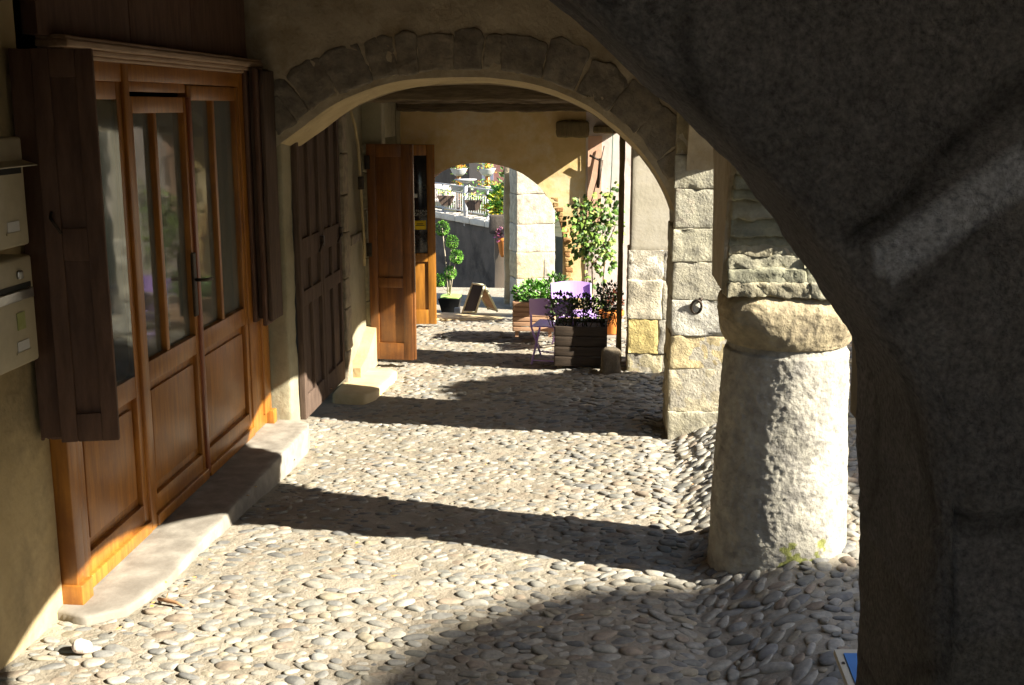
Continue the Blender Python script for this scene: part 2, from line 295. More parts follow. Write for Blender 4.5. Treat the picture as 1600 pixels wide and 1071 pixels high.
for (x, y, r) in cands:
    if excluded(x, y) or (x < .35 and noise.noise(Vector((x*2.6, y*2.6, 8)))+.5*noise.noise(Vector((x*7, y*7, 2))) > .48+.5*rc.random()) or not can(x, y, r): continue
    near = y < 4.9
    v, f = ICO[3 if near and x < 1.4 else 2]
    asp = rc.uniform(1.1, 1.75); a = R(rc.gauss(5, 20)); 
    if x > .42: a = R(rc.gauss(40, 30))
    rx, ry, rz = r*asp, r/asp**.35*rc.uniform(.8, 1), r*rc.uniform(.34, .52)
    se = rc.uniform(.72, .98)
    w_ = np.sign(v)*np.abs(v)**se; 
    p = w_*np.array([rx, ry, rz]); ph = rc.uniform(0, 6); k = rc.uniform(.08, .22)
    p[:, 1] *= 1+k*np.sin(p[:, 0]/rx*1.6+ph); p[:, 0] *= 1+k*.7*np.cos(p[:, 1]/ry*2+ph*2)
    p[:, 2] *= 1+.15*np.sin(p[:, 0]/rx*2.1+ph*3)
    gx, gy = (gz(x+.04, y)-gz(x-.04, y))/.08, (gz(x, y+.04)-gz(x, y-.04))/.08
    tx, ty = rc.gauss(0, .10)+gx, rc.gauss(0, .08)+gy
    c, s_ = math.cos(a), math.sin(a); q = p.copy(); q[:, 0] = c*p[:, 0]-s_*p[:, 1]; q[:, 1] = s_*p[:, 0]+c*p[:, 1]
    q[:, 2] += q[:, 0]*tx+q[:, 1]*ty
    wear = rc.uniform(-.004, .007) if x < .3 else rc.uniform(0, .012)
    if x < -.2 and y > 4.4: wear -= .003
    q += np.array([x, y, gz(x, y)-.42*rz+wear-(.004 if rc.random() < .2 else 0)])
    V_.append(q); F_.append(f+nv); nv += len(v)
    col = list(rc.choice(pal)); j = rc.uniform(.85, 1.12); C_.append(np.tile([col[0]*j, col[1]*j, col[2]*j, 1], (len(v), 1)))
V_ = np.concatenate(V_); F_ = np.concatenate(F_); C_ = np.concatenate(C_).astype(np.float32)
me = bpy.data.meshes.new('cobblestone_paving'); me.vertices.add(len(V_)); me.vertices.foreach_set('co', V_.ravel()); me.loops.add(F_.size); me.loops.foreach_set('vertex_index', F_.ravel().astype(np.int32))
me.polygons.add(len(F_)); me.polygons.foreach_set('loop_start', np.arange(len(F_), dtype=np.int32)*3); me.polygons.foreach_set('use_smooth', np.ones(len(F_), dtype=bool)); me.update(calc_edges=True)
me.color_attributes.new('Col', 'FLOAT_COLOR', 'POINT').data.foreach_set('color', C_.ravel()); me.materials.append(M['cobble'])
o = bpy.data.objects.new('paving', me); sc.collection.objects.link(o); tag(o, 'rounded river stones set in the walkway paving', kind='structure')
print('stones', len(F_), len(taken))

# ------------------------------------------------------------------ near dark arch across the walkway
def curve_pts(pix, Y):
    return [Vector((px(x, y, 1, Y).x, 0, px(x, y, 1, Y).z)) for x, y in pix]
def resample(P, d):
    out = [P[0]]; acc = 0
    L = [0]
    for i in range(1, len(P)): L.append(L[-1]+(P[i]-P[i-1]).length)
    n = max(2, int(L[-1]/d)); res = []
    for k in range(n+1):
        t = L[-1]*k/n; j = 0
        while j < len(L)-2 and L[j+1] < t: j += 1
        u = (t-L[j])/max(1e-9, L[j+1]-L[j]); res.append(P[j].lerp(P[j+1], u))
    return res
def smoothp(P, k=3):
    P = list(P)
    for _ in range(k): P = [P[0]]+[(P[i-1]+P[i]*2+P[i+1])/4 for i in range(1, len(P)-1)]+[P[-1]]
    return P
t = thing('stone_arch', 'dark rough stone arch filling the right side, nearest to the viewer', 'arch', (.6, 1.87, 0))
Y1F, Y1B = 1.58, 2.14
P = curve_pts([(1333, 1300), (1332, 1071), (1331, 900), (1330, 760), (1331, 660), (1331, 540), (1300, 488), (1265, 430), (1235, 380), (1200, 328), (1150, 262), (1100, 212), (1030, 150), (960, 88), (900, 35), (855, -3)], Y1B)
P = [Vector((P[0].x, 0, 0))]+P+[Vector((-.35, 0, 2.34)), Vector((-.7, 0, 2.46)), Vector((-1.0, 0, 2.46)), Vector((-1.35, 0, 2.34)), Vector((-1.65, 0, 2.12)), Vector((-1.9, 0, 1.8)), Vector((-2.02, 0, 1.4)), Vector((-2.03, 0, .7)), Vector((-2.03, 0, -.05))]
P = smoothp(resample(P, .017), 5)
nrm = []
for i in range(len(P)):
    d = P[min(i+10, len(P)-1)]-P[max(i-10, 0)]; nn = Vector((d.z, 0, -d.x)).normalized(); nrm.append(nn)
NB, NR = 24, 84; rows = []
arc = [0]
for i in range(1, len(P)): arc.append(arc[-1]+(P[i]-P[i-1]).length)
joints = []; a_ = .62; rj = random.Random(5)
while a_ < arc[-1]: joints.append(a_); a_ += rj.uniform(.30, .46)
cols = []; vs = []; fs = []
A0, A1 = Vector((px(1388, 405, 1, Y1F).x, 0, px(1388, 405, 1, Y1F).z)), Vector((px(1600, 268, 1, Y1F).x, 0, px(1600, 268, 1, Y1F).z))
for i in range(len(P)):
    for j in range(NB+NR):
        if j < NB:
            u = j/(NB-1); off = .0; y = Y1B+(Y1F-Y1B)*u; r_ = 0
            edge = min(u, 1-u)*.56
            if edge < .05: off += .02*(1-edge/.05)**2
            p = P[i]+nrm[i]*off
        else:
            k = (j-NB+1)/NR; r_ = .025+1.15*k**1.15; y = Y1F; p = P[i]+nrm[i]*r_
            if j == NB: y += .01
        q = Vector((p.x, y, p.z)); w_ = q*1.0
        dn = .018*noise.noise(w_*2.3)+.012*noise.noise(w_*5.5)+.011*noise.noise(w_*13+Vector((5, 0, 0)))+.008*noise.noise(w_*27)+.004*noise.noise(w_*55)
        bed = math.sin((q.x*.55+q.z*.85)*26+noise.noise(q*2.2)*5)*.005      # bedding planes of the stone
        aj = arc[i]+.05*noise.noise(Vector((r_*5, 0, 3)))
        g_ = 0
        for jt in joints:
            dd = abs(aj-jt)
            if dd < .022 and j >= NB: g_ = max(g_, (1-dd/.022))
        if r_ > .58+.07*noise.noise(Vector((arc[i]*2, 1, 0))): g_ = 0
        if abs(r_-(.58+.07*noise.noise(Vector((arc[i]*2, 1, 0))))) < .022 and P[i].z > 1.1: g_ = .8
        c = Vector((.205, .190, .190))*(1+.45*noise.noise(Vector((round(sum(1 for jt in joints if jt < aj))*3.1, 0, 0))))
        if P[i].x > .3 and P[i].z < 1.25: c = Vector((.185, .168, .155))
        dn += bed*1.0-.018*g_-.007*max(0, 1-abs(noise.noise(w_*2.1+Vector((3, 3, 3))))/.035); g_ = g_ if j >= NB else 0; c *= (1-.7*g_)*(1-.45*max(0, 1-abs(noise.noise(w_*2.1+Vector((3, 3, 3))))/.035))*(1+.22*noise.noise(w_*5+Vector((7, 0, 0)))+.20*noise.noise(w_*24)+.16*noise.noise(w_*48))
        if j >= NB:
            # pale mortar smear on the face
            pa = Vector((q.x, 0, q.z)); ab = A1-A0; tt = max(0, min(1, (pa-A0).dot(ab)/ab.length_squared)); ds = (pa-(A0+ab*tt)).length
            rs = .024+.006*noise.noise(q*14)
            if ds < rs: c = Vector((.50, .50, .55)); dn = dn*.8+.004*min(1, (rs-ds)/.01)
            q.y -= dn; 
        else:
            if 0: pass
            q -= Vector((nrm[i].x, 0, nrm[i].z))*(dn*.45)
            q.y += .012*noise.noise(w_*7+Vector((0, 9, 0)))
        vs.append(q); cols.append(tuple(c))
NT = NB+NR
for i in range(len(P)-1):
    for j in range(NT-1): fs.append((i*NT+j, i*NT+j+1, (i+1)*NT+j+1, (i+1)*NT+j))
mb = MB(); mb.add(vs, fs, cols, True); mb.build('arch_stones', M['dark_stone'], t)
mb = MB(); outl = [(p.x+nrm[i].x*.08, p.z+nrm[i].z*.08) for i, p in enumerate(P)][::6]
poly = [(1.15, -.1)]+outl+[(-2.5, -.1), (-2.5, 2.9), (1.15, 2.9)]
poly = [(1.02, -.1)]+outl+[(-2.4, -.1), (-2.4, 3.2), (1.02, 3.2)]
mb.prism(poly, 1, Y1F+.09, Y1B-.012); mb.build('wall_core', M['plaster_dark'], t)

# ------------------------------------------------------------------ column with capital and springer
CXc, CYc = .785, 4.88
t = thing('stone_column', 'stubby pale round column standing half in sunlight on the cobbles', 'column', (CXc, CYc, -.03))
mb = MB(); N = 260; NZ = 190; prof = []; zt, zb = 1.03, -.06
for i in range(NZ+1):
    z = zb+(zt-zb)*i/NZ; k = i/NZ; r_ = .305-.048*k+.01*math.exp(-((k)/.04)**2); prof.append((r_, z))
def dcol(p, a):
    c = Vector((CXc, CYc, p.z)); d = (p-c).normalized(); q = p
    dn = .006*noise.noise(q*2.5)+.004*noise.noise(q*8)+.0026*noise.noise(q*24)+.0030*noise.noise(q*52)+.0022*noise.noise(q*100)
    if p.z > .99: dn -= .01
    lean = -.010*(p.z)
    return p+d*dn+Vector((lean*0, 0, 0))
mb.lathe(prof, (CXc, CYc, 0), N, (.50, .46, .37), dcol)
# weathering: greenish lichen low down on the sunny side, grey wash in the middle
cc = []
for v in mb.v:
    a = math.atan2(v[1]-CYc, v[0]-CXc); k = noise.noise(Vector(v)*5)
    c = Vector((.335, .315, .265)); 
    s1 = noise.noise(Vector(v)*2.2)
    c *= 1+.16*s1+.1*k
    lich = max(0, 1-((a+1.35)/.5)**2)*ss(.34, .08, v[2])
    if noise.noise(Vector(v)*13)+noise.noise(Vector(v)*34)*.6+lich*1.25 > .72: c = Vector((.21, .22, .07)) if lich > .1 else c*.8
    gr = ss(.18, .0, abs(v[2]-.62))*max(0, 1-((a+1.5)/.45)**2)
    if noise.noise(Vector((v[0]*20, v[1]*20, v[2]*40)))+gr*.7 > .62: c = c*.72
    cc.append(tuple(c))
mb.c = cc; mb.build('shaft', M['stone'], t)
mb = MB(); prof = [(.24, 0), (.258, .006), (.272, .03), (.288, .07), (.300, .12), (.302, .165), (.288, .20), (.262, .224), (.2, .236)]
pr = []
for i in range(len(prof)-1):
    for k in range(5): pr.append((prof[i][0]+(prof[i+1][0]-prof[i][0])*k/5, prof[i][1]+(prof[i+1][1]-prof[i][1])*k/5))
pr.append(prof[-1])
def dcap(p, a):
    c = Vector((CXc, CYc, p.z)); d = (p-c).normalized()
    sq = 1+.07*math.cos(4*a)*-1*ss(1.05, 1.15, p.z)
    bul = .018*max(0, math.cos(a-R(215)))**3*ss(1.06, 1.14, p.z)
    dn = .004*noise.noise(p*4.1)+.003*noise.noise(p*11)+.0035*noise.noise(p*26)+.0035*noise.noise(p*60)
    r_ = (p-c).length; return c+d*(r_*sq+dn+bul)
mb.lathe(pr, (CXc, CYc, 1.02), 220, (.47, .37, .20), dcap)
mb.c = [tuple(Vector((.37, .31, .20))*(1+.25*noise.noise(Vector(v)*6))) for v in mb.v]; mb.build('capital', M['stone'], t)
mb = MB(); z = 1.245; k = 0; rs = random.Random(11)
while z < 2.0:
    h = rs.uniform(.035, .08); e = max(0, (z-1.45))
    y0 = 4.62-.02*rs.random()-e*.55; y1 = 5.12+e*.55
    x = XS+.03
    while x < .96:
        wd = rs.uniform(.16, .34); x1 = min(1.0, x+wd)
        c = rs.choice([(.27, .265, .19), (.30, .285, .21), (.25, .25, .19), (.33, .30, .21)])
        mb.rb(x, x1+.005, y0+rs.uniform(-.012, .012), y1, z, z+h+.006, r=.006, amp=.008, seg=.014, seed=k, col=c, fr=16); k += 1; x = x1
    z += h
mb.build('springer', M['stone'], t)
mb = MB(); mb.rb(CXc-.22, CXc-.08, CYc-.36, CYc-.22, -.04, .055, r=.03, amp=.012, seg=.03, col=(.36, .34, .29)); mb.build('footing_stone', M['stone'], t)

# ------------------------------------------------------------------ piers
def course_pier(mb, x0, x1, y0, y1, zs, cols, seed, splits=(), amp=.007, gap=.0008, r=.007):
    """quoined pier: courses between heights zs; splits[i] = x fractions of vertical joints"""
    for i in range(len(zs)-1):
        sp = [0]+list(splits[i] if i < len(splits) else ())+[1]
        for k in range(len(sp)-1):
            a, b = x0+(x1-x0)*sp[k], x0+(x1-x0)*sp[k+1]; j = rnd.uniform(-.010, .008)
            c = cols[i][k] if isinstance(cols[i], list) else cols[i]
            mb.rb(a+gap+(rnd.uniform(-.006, .008) if k == 0 else 0), b-gap, y0+j, y1-.03-abs(j), zs[i]+gap, zs[i+1]-gap, r=r, amp=amp, seg=.03, seed=seed+i*7+k, col=c, fr=7)
    mb.rb(x0+.008, x1-.01, y0+.004, y1-.006, zs[0], zs[-1], r=.005, amp=.006, seg=.05, col=(.40, .365, .29), seed=seed)
Y2 = 6.86
t = thing('stone_pier', 'stone pier of grey and yellow blocks with an iron ring, behind the round column', 'pier', (.7, 7.1, 0))
mb = MB(); gy = [(.36, .355, .27), (.34, .335, .26), (.355, .34, .27), (.37, .35, .29), (.43, .40, .34), (.44, .36, .19), (.39, .345, .255), (.40, .365, .28)]
zz = [-.14, .17, .44, .64, .86, 1.09, 1.29, 1.52, 1.72, 2.35]
zc = [(.38, .35, .26), (.42, .37, .26), (.45, .37, .215), (.46, .44, .38), (.36, .335, .26), (.35, .33, .25), (.37, .35, .275), (.36, .34, .26), (.30, .26, .17)]
course_pier(mb, .415, .93, Y2, 7.4, zz, zc, 30, amp=.008)
mb.build('masonry', M['stone'], t)
q = px(1088, 470, 1, Y2); mb = MB(); ang = [i/20*2*math.pi for i in range(21)]
mb.tube([(q.x+.030*math.cos(a)*1.0, Y2-.022-.014*math.sin(a), q.z-.034+.042*math.sin(a)) for a in ang], .0075, 8); mb.build('iron_ring', M['metal_dark'], t)
mb = MB(); mb.tube([(q.x+.03, Y2+.02, q.z+.012), (q.x+.022, Y2-.028, q.z+.008)], .012, 8); mb.build('ring_staple', M['metal_dark'], t)

t = thing('stone_pier', 'plastered pier with a yellow block near its foot, beyond the pier with the ring', 'pier', (.5, 8.8, 0))
mb = MB(); Y3 = 8.71
zs3 = [-.12, .13, .40, .70, .93]
course_pier(mb, .198, .67, Y3, 9.08, zs3, [[(.44, .385, .25), (.42, .38, .29)], [(.50, .40, .17), (.45, .42, .35)], [(.50, .45, .34), (.48, .44, .35)], [(.58, .54, .45), (.57, .53, .44)]], 60, splits=[(.58,), (.5,), (.55,), (.56,)])
mb.build('masonry', M['stone'], t)
mb = MB(); mb.rb(.208, .67, Y3+.012, 9.065, .92, 1.88, r=.012, amp=.0015, seg=.04, fr=3); mb.build('plaster_face', M['plaster_pale'], t)
t3 = t
mb = MB(); mb.rb(.118, .158, 8.84, 8.90, .02, 1.79, r=.008, amp=.003, seg=.06); 
tag(mb.build('timber_post', M['post']), 'slim dark timber post standing just left of the plastered pier', 'post')
mb = MB(); mb.rb(-.0, .15, 8.62, 8.74, -.1, .17, r=.03, amp=.014, seg=.03, col=(.16, .13, .09)); mb.build('guard_stone', M['stone'])
tag(bpy.data.objects['guard_stone'], 'squat dark guard stone at the foot of the timber post', 'stone')

# ------------------------------------------------------------------ arcade wall on the street side (extruded arches)
def arc_pts(y0, y1, zs, zc, n=22, flat=2.0):
    out = []
    for i in range(n+1):
        a = math.pi*(1-i/n); c = math.cos(a); s_ = math.sin(a)
        out.append(((y0+y1)/2+(y1-y0)/2*c, zs+(zc-zs)*abs(s_)**(1/flat*2 if flat else 1)))
    return out
t = thing('arcade_wall', 'plastered wall over the low street arches between column and piers', 'wall', (.72, 3, 1.4))
low = [(-4, 2.2), (-4, 1.2)]+[(-3.6, 1.2)]
prof = [(2.13, 6.0), (2.13, 1.42)]
prof += arc_pts(2.2, 4.62, 1.42, 2.19)+[(4.66, 1.27), (5.08, 1.27)]+arc_pts(5.12, 6.88, 1.42, 2.24)+[(6.9, 1.5), (7.38, 1.5)]+arc_pts(7.4, 8.75, 1.80, 2.20)+[(8.76, 1.8), (9.05, 1.8), (9.05, 6.0)]
mb = MB(); mb.prism(prof, 0, XS+.012, .985); mb.build('wall', M['plaster_dark'], t)
prof = [(-4, 6.0), (-4, -.1), (1.71, -.1), (1.71, 6.0)]  # solid stretch out of view, closed up to block stray sun on the near arch
mb = MB(); mb.prism(prof, 0, 1.20, 1.5); mb.build('wall', M['plaster_dark'], t)
mb = MB(); mb.box(.35, 1.5, -4, 8.95, 6.0, 6.12); mb.build('roof_edge', M['tile'], t)

# ------------------------------------------------------------------ second arch across the walkway
YA, YB = 6.95, 7.36
t = thing('stone_arch', 'wide plastered arch over the walkway with a ring of dark voussoirs', 'arch', (-.7, 7.1, 0))
pf = curve_pts([(392, 290), (402, 262), (418, 242), (438, 224), (464, 206), (501, 177), (530, 158), (582, 137), (629, 125), (700, 121), (760, 121), (820, 128), (870, 142), (920, 165), (960, 194), (1000, 233), (1030, 275), (1050, 315), (1062, 355), (1060, 420), (1052, 560), (1044, 700)], YA)
pf = smoothp(resample(pf, .05), 2); pf[-1].z = -.2
pb = [Vector((-.74+(p.x+.74)*(.985), 0, p.z-.035*ss(1.2, 2.0, p.z))) for p in pf]
mb = MB(); n = len(pf); vs = []; fs = []
NS = 8
for i in range(n):
    for j in range(NS+1):
        u = j/NS; p = pf[i].lerp(pb[i], u); q = Vector((p.x, YA+(YB-YA)*u, p.z)); dn = .010*noise.noise(q*4)+.006*noise.noise(q*11)
        if j in (0, NS): dn += .006
        c = Vector((-.74, 0, 1.2)); d = (Vector((p.x, 0, p.z))-c).normalized(); vs.append(q+Vector((d.x, 0, d.z))*dn)
for i in range(n-1):
    for j in range(NS): fs.append((i*(NS+1)+j, i*(NS+1)+j+1, (i+1)*(NS+1)+j+1, (i+1)*(NS+1)+j))
mb.add(vs, fs, smooth=True); mb.build('soffit', M['plaster'], t)
def gridwall(mb, inner, Y, flip, xr=.42, amp=.003):
    """wall face outside the arch curve as a fine radial grid"""
    R_ = 24; n = len(inner); vs = []; fs = []
    for i, v in enumerate(inner):
        c = Vector((-.74, 0, 1.1)); 
        if v.z < 1.2: o_ = Vector((-2.3 if v.x < -.7 else .6, 0, v.z))
        else:
            d = (Vector((v.x, 0, v.z))-c).normalized(); tx = ((-2.3 if d.x < 0 else 1.0)-c.x)/d.x if abs(d.x) > 1e-6 else 99; tz = (3.1-c.z)/d.z if d.z > 1e-6 else 99
            o_ = c+d*min(tx, tz)
        for j in range(R_+1):
            p = Vector((v.x, 0, v.z)).lerp(o_, (j/R_)); q = Vector((p.x, Y, p.z))
            q.y += (amp*noise.noise(q*3)+amp*.5*noise.noise(q*9))*(1 if j else .3); 
            vs.append(q)
    for i in range(n-1):
        for j in range(R_): fs.append((i*(R_+1)+j, i*(R_+1)+j+1, (i+1)*(R_+1)+j+1, (i+1)*(R_+1)+j))
    mb.add(vs, fs, smooth=True)
mb = MB(); gridwall(mb, [Vector(v) for v in [(p.x, 0, p.z) for p in pf]], YA, 0); gridwall(mb, [Vector((p.x, 0, p.z)) for p in pb], YB, 1); mb.build('wall_face', M['plaster_dark'], t)
# voussoirs
arcs = [0]
for i in range(1, n): arcs.append(arcs[-1]+(pf[i]-pf[i-1]).length)
def at_arc(s_):
    s_ = max(0, min(arcs[-1]-1e-4, s_)); j = 0
    while j < n-2 and arcs[j+1] < s_: j += 1
    u = (s_-arcs[j])/(arcs[j+1]-arcs[j]); p = pf[j].lerp(pf[j+1], u); d = (pf[min(j+4, n-1)]-pf[max(j-3, 0)]).normalized(); return p, Vector((-d.z, 0, d.x))
i0 = min(range(n), key=lambda i: (pf[i]-Vector((px(452, 238, 1, YA).x, 0, px(452, 238, 1, YA).z))).length)
i1 = min(range(n), key=lambda i: (pf[i]-Vector((px(1035, 285, 1, YA).x, 0, px(1035, 285, 1, YA).z))).length)
s_ = arcs[i0]; rv = random.Random(21); k = 0; mb = MB()
wid = [.14, .10, .20, .22, .15, .12, .21, .16, .11, .24, .2, .22, .2, .2, .2, .2]
while s_ < arcs[i1]-.05:
    wd = min(wid[k % 16], arcs[i1]-s_); T = rv.uniform(.21, .27); g0 = .002; pr_ = rv.uniform(.006, .012)
    b0 = rv.uniform(.03, .05); sk = rv.uniform(-.02, .02)
    def fn(u, v, w_, s_=s_, wd=wd, T=T, pr_=pr_, b0=b0, sk=sk):
        p, nn = at_arc(s_+g0+(wd-2*g0)*u+sk*w_); out = p+nn*(b0+T*w_*(1-.10*(2*u-1)**2*w_)+.022*w_*noise.noise(Vector((u*wd*14, s_*9, 0)))); return (out.x, YA-pr_+v*.06, out.z)
    c = Vector(rv.choice([(.23, .20, .155), (.20, .175, .14), (.25, .215, .165), (.215, .19, .155)]))
    mb.rb(0, 1, 0, 1, 0, 1, r=.008, amp=.008, seg=.022, seed=k+80, col=tuple(c), fn=fn, fr=9, dims=(wd, .06, T)); s_ += wd; k += 1
mb.build('voussoirs', M['stone'], t)

# ------------------------------------------------------------------ house on the left: walls
house = thing('shop_house', 'plastered house wall along the left side of the arcade', 'building', (-2.3, 5, 0))
mb = MB()
def wallx(mb, x, y0, y1, z0, z1, th=.3, amp=.006, st=.06):
    """plaster wall facing +X with slight undulation"""
    ny, nz = max(2, int((y1-y0)/st)), max(2, int((z1-z0)/st)); vs = []; fs = []
    for i in range(ny+1):
        for j in range(nz+1):
            y = y0+(y1-y0)*i/ny; z = z0+(z1-z0)*j/nz; q = Vector((x, y, z)); e = 0 if (i in (0, ny) or j in (0, nz)) else 1
            vs.append((x+e*(amp*noise.noise(q*2.5)+amp*.5*noise.noise(q*8)), y, z))
    for i in range(ny):
        for j in range(nz): fs.append((i*(nz+1)+j, (i+1)*(nz+1)+j, (i+1)*(nz+1)+j+1, i*(nz+1)+j+1))
    mb.add(vs, fs, smooth=True)
    mb.box(x-th, x-.004, y0, y1, z0, z1)
DY0, DY1 = 4.17, 7.06
wallx(mb, XW-.02, -4, DY0, -.2, 3.2); wallx(mb, XW-.02, DY1+.1, DY1+.3, -.2, 3.2)
mb.build('wall', M['plaster'], house)
mb = MB(); mb.box(XW-.32, XW-.03, DY0, 7.4, 2.75, 3.2); mb.box(XW-.3, XW-.02, DY1-.0, DY1+.1, -.2, 2.75); mb.build('upper_wall', M['plaster_dark'], house)
# left springing pilaster of the second arch
mb = MB(); mb.rb(XW-.1, -1.955, YA+.012, 7.168, -.2, 1.82, r=.02, amp=.006, seg=.05); mb.build('pilaster', M['plaster_grey'], house)
house2 = thing('neighbour_house', 'second grey house wall on the left, beyond the wide arch', 'building', (-2.1, 9, 0))
mb = MB(); wallx(mb, XF, 8.36, 9.36, -.2, 2.4); wallx(mb, XF, 10.78, 11.2, -.2, 2.4); mb.box(XF-.3, XF-.01, 7.16, 8.36, 1.95, 2.4); mb.box(XF-.3, XF-.01, 9.36, 10.78, 1.72, 2.4); mb.build('wall', M['plaster_grey'], house2)
mb = MB(); 
for (a, b, z0, z1, c) in ((8.36, 8.50, -.15, 1.95, (.26, .22, .16)), (9.20, 9.37, -.15, 1.7, (.30, .27, .19))):
    z = z0; k = 0
    while z < z1-.05:
        h = rnd.uniform(.22, .4); mb.rb(XF-.05, XF+.035+rnd.uniform(-.006, .006), a, b+(.04 if k % 2 else 0)*(1 if a < 9 else -.2), z+.003, min(z1, z+h)-.003, r=.012, amp=.006, seg=.04, seed=k, col=c); z += h; k += 1
mb.rb(XF-.02, XF+.03, 8.62, 9.18, .95, 1.02, r=.012, amp=.006, seg=.05, col=(.22, .19, .14))
mb.build('stone_jambs', M['stone'], house2)
mb = MB(); mb.rb(XF-.1, XF+.16, 9.22, 9.36, 1.66, 2.1, r=.015, amp=.006, seg=.05); mb.build('corbel', M['plaster_grey'], house2)
mb = MB(); pts = [(XF+.03, 8.62, 2.02), (XF+.045, 8.75, 1.86), (XF+.045, 8.86, 1.70), (XF+.045, 8.93, 1.3), (XF+.045, 8.99, .9), (XF+.045, 8.97, .75)]
mb.tube(pts, .011, 8); mb.build('conduit', M['plaster'], house2)
mb = MB(); mb.rb(XF+.03, XF+.07, 8.875, 8.925, 1.36, 1.46, r=.006, amp=0, seg=.03); mb.build('junction_box', M['metal_dark'], house2)
mb = MB(); mb.prism([(8.52, -.1), (9.18, -.1), (9.18, .22), (8.78, .06), (8.52, .02)], 0, XF, XF+.09); mb.build('buttress', M['plaster'], house2)
# rooms behind shop front and doorway
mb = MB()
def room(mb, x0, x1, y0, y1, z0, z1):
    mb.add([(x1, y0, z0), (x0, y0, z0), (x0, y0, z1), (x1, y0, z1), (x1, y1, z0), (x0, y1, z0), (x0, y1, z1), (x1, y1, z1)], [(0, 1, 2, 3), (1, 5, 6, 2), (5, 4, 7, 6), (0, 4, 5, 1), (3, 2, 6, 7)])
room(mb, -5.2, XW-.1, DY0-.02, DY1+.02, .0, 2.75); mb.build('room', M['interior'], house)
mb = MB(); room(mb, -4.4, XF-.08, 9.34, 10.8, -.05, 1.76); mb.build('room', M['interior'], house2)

# ------------------------------------------------------------------ ceilings and upper masses
mb = MB(); mb.box(-4, 1.0, -4, 1.7, 2.95, 3.1); mb.box(-4, XS+.02, 1.7, YA+.05, 2.95, 3.1)
mb.build('ceiling', M['old_wood'], house)
mb = MB(); mb.box(-4, XS+.02, YB-.1, 8.95, 2.16, 3.1); mb.box(-4, .2, 8.95, 11.05, 2.16, 3.1); mb.build('plank_ceiling', M['beam'], house2)
mb = MB(); mb.box(-7, .985, -4, 7.2, 3.1, 6.0); mb.build('upper_storey', M['plaster'], house)
mb = MB(); mb.box(-7, .2, 8.96, 11.0, 3.1, 6.0); mb.box(-7, .46, 7.25, 8.96, 3.1, 6.0); mb.build('upper_storey', M['plaster'], house2)
mb = MB(); mb.prism([(-7, 6.0), (1.4, 6.0), (-2.8, 8.2)], 1, -4.2, 11.0); mb.build('roof', M['tile'], house)
def beam(x0, x1, y0, y1, z0, z1, label, m='beam', amp=.008):
    mb = MB(); mb.rb(x0, x1, y0, y1, z0, z1, r=.012, amp=amp, seg=.05, seed=int(y0*10)); o = mb.build('ceiling_beam', M[m]); tag(o, label, 'beam', 'old beams under the arcade ceiling'); return o
beam(XF+.0, XS, 7.62, 7.80, 2.035, 2.17, 'first dark ceiling beam just behind the wide arch')
beam(XF+.0, XS, 8.45, 8.62, 2.03, 2.17, 'second dark ceiling beam behind the wide arch')
beam(XF+.0, .2, 9.5, 9.66, 2.02, 2.17, 'third dark ceiling beam, above the open pine doors')
beam(XF+.0, .2, 10.78, 10.92, 1.945, 2.17, 'last ceiling beam, lying against the far arch wall')
beam(.06, .2, 8.55, 11.02, 1.80, 2.17, 'long lintel beam running over the timber post to the far wall')

# ------------------------------------------------------------------ far arch wall
Y5 = 11.0
fwall = thing('arch_wall', 'cream wall with a low arch closing the arcade, cut by a sunlit diagonal', 'wall', (-.6, 11.1, 0))
pa = curve_pts([(640, 500), (640, 400), (642, 330), (655, 295), (683, 271), (700, 263), (720, 257), (745, 254), (770, 256), (795, 262), (820, 273), (842, 290), (860, 313), (873, 340), (880, 370), (884, 410), (885, 460), (885, 500)], Y5)
pa = smoothp(resample(pa, .05), 2); pa[0].z = -.2; pa[-1].z = -.2
def face5(mb, Y, x1):
    R_ = 10; vs = []; fs = []; n = len(pa)
    for v in pa:
        if v.z < .55: o_ = Vector((XF-.1 if v.x < -1 else -.17, 0, v.z))
        else:
            c = Vector((-1.1, 0, .55)); d = (v-c).normalized(); tx = ((XF-.1 if d.x < 0 else -.17)-c.x)/d.x if abs(d.x) > 1e-6 else 99; tz = (3.0-c.z)/d.z if d.z > 1e-6 else 99; o_ = c+d*min(tx, tz)
        for j in range(R_+1):
            p = v.lerp(o_, j/R_); vs.append((p.x, Y+.008*noise.noise(p*3), p.z))
    for i in range(n-1):
        for j in range(R_): fs.append((i*(R_+1)+j, i*(R_+1)+j+1, (i+1)*(R_+1)+j+1, (i+1)*(R_+1)+j))
    # corner fills
    mb.add(vs, fs, smooth=True)
mb = MB(); face5(mb, Y5, 0); mb.box(XF-.1, -.175, Y5+.004, Y5+.3, 2.1, 6.0); mb.box(-.38, -.175, Y5+.006, Y5+.3, -.2, 2.1); mb.build('wall', M['plaster_cream'], fwall)
mb = MB(); n = len(pa); vs = []; fs = []
for i in range(n):
    for j in range(5):
        q = Vector((pa[i].x, Y5+.075*j, pa[i].z)); c = Vector((-1.1, 0, .6)); d = (pa[i]-c).normalized(); q += Vector((d.x, 0, d.z))*(.008*noise.noise(q*9)+.006*math.sin(i*2.1)*(1 if pa[i].z < 1.2 and pa[i].x > -.8 else 0)); vs.append(q)
for i in range(n-1):
    for j in range(4): fs.append((i*5+j, i*5+j+1, (i+1)*5+j+1, (i+1)*5+j))
mb.add(vs, fs, (.30, .14, .06), True); mb.build('brick_soffit', M['stone'], fwall)
mb = MB(); k = 0; z = .0
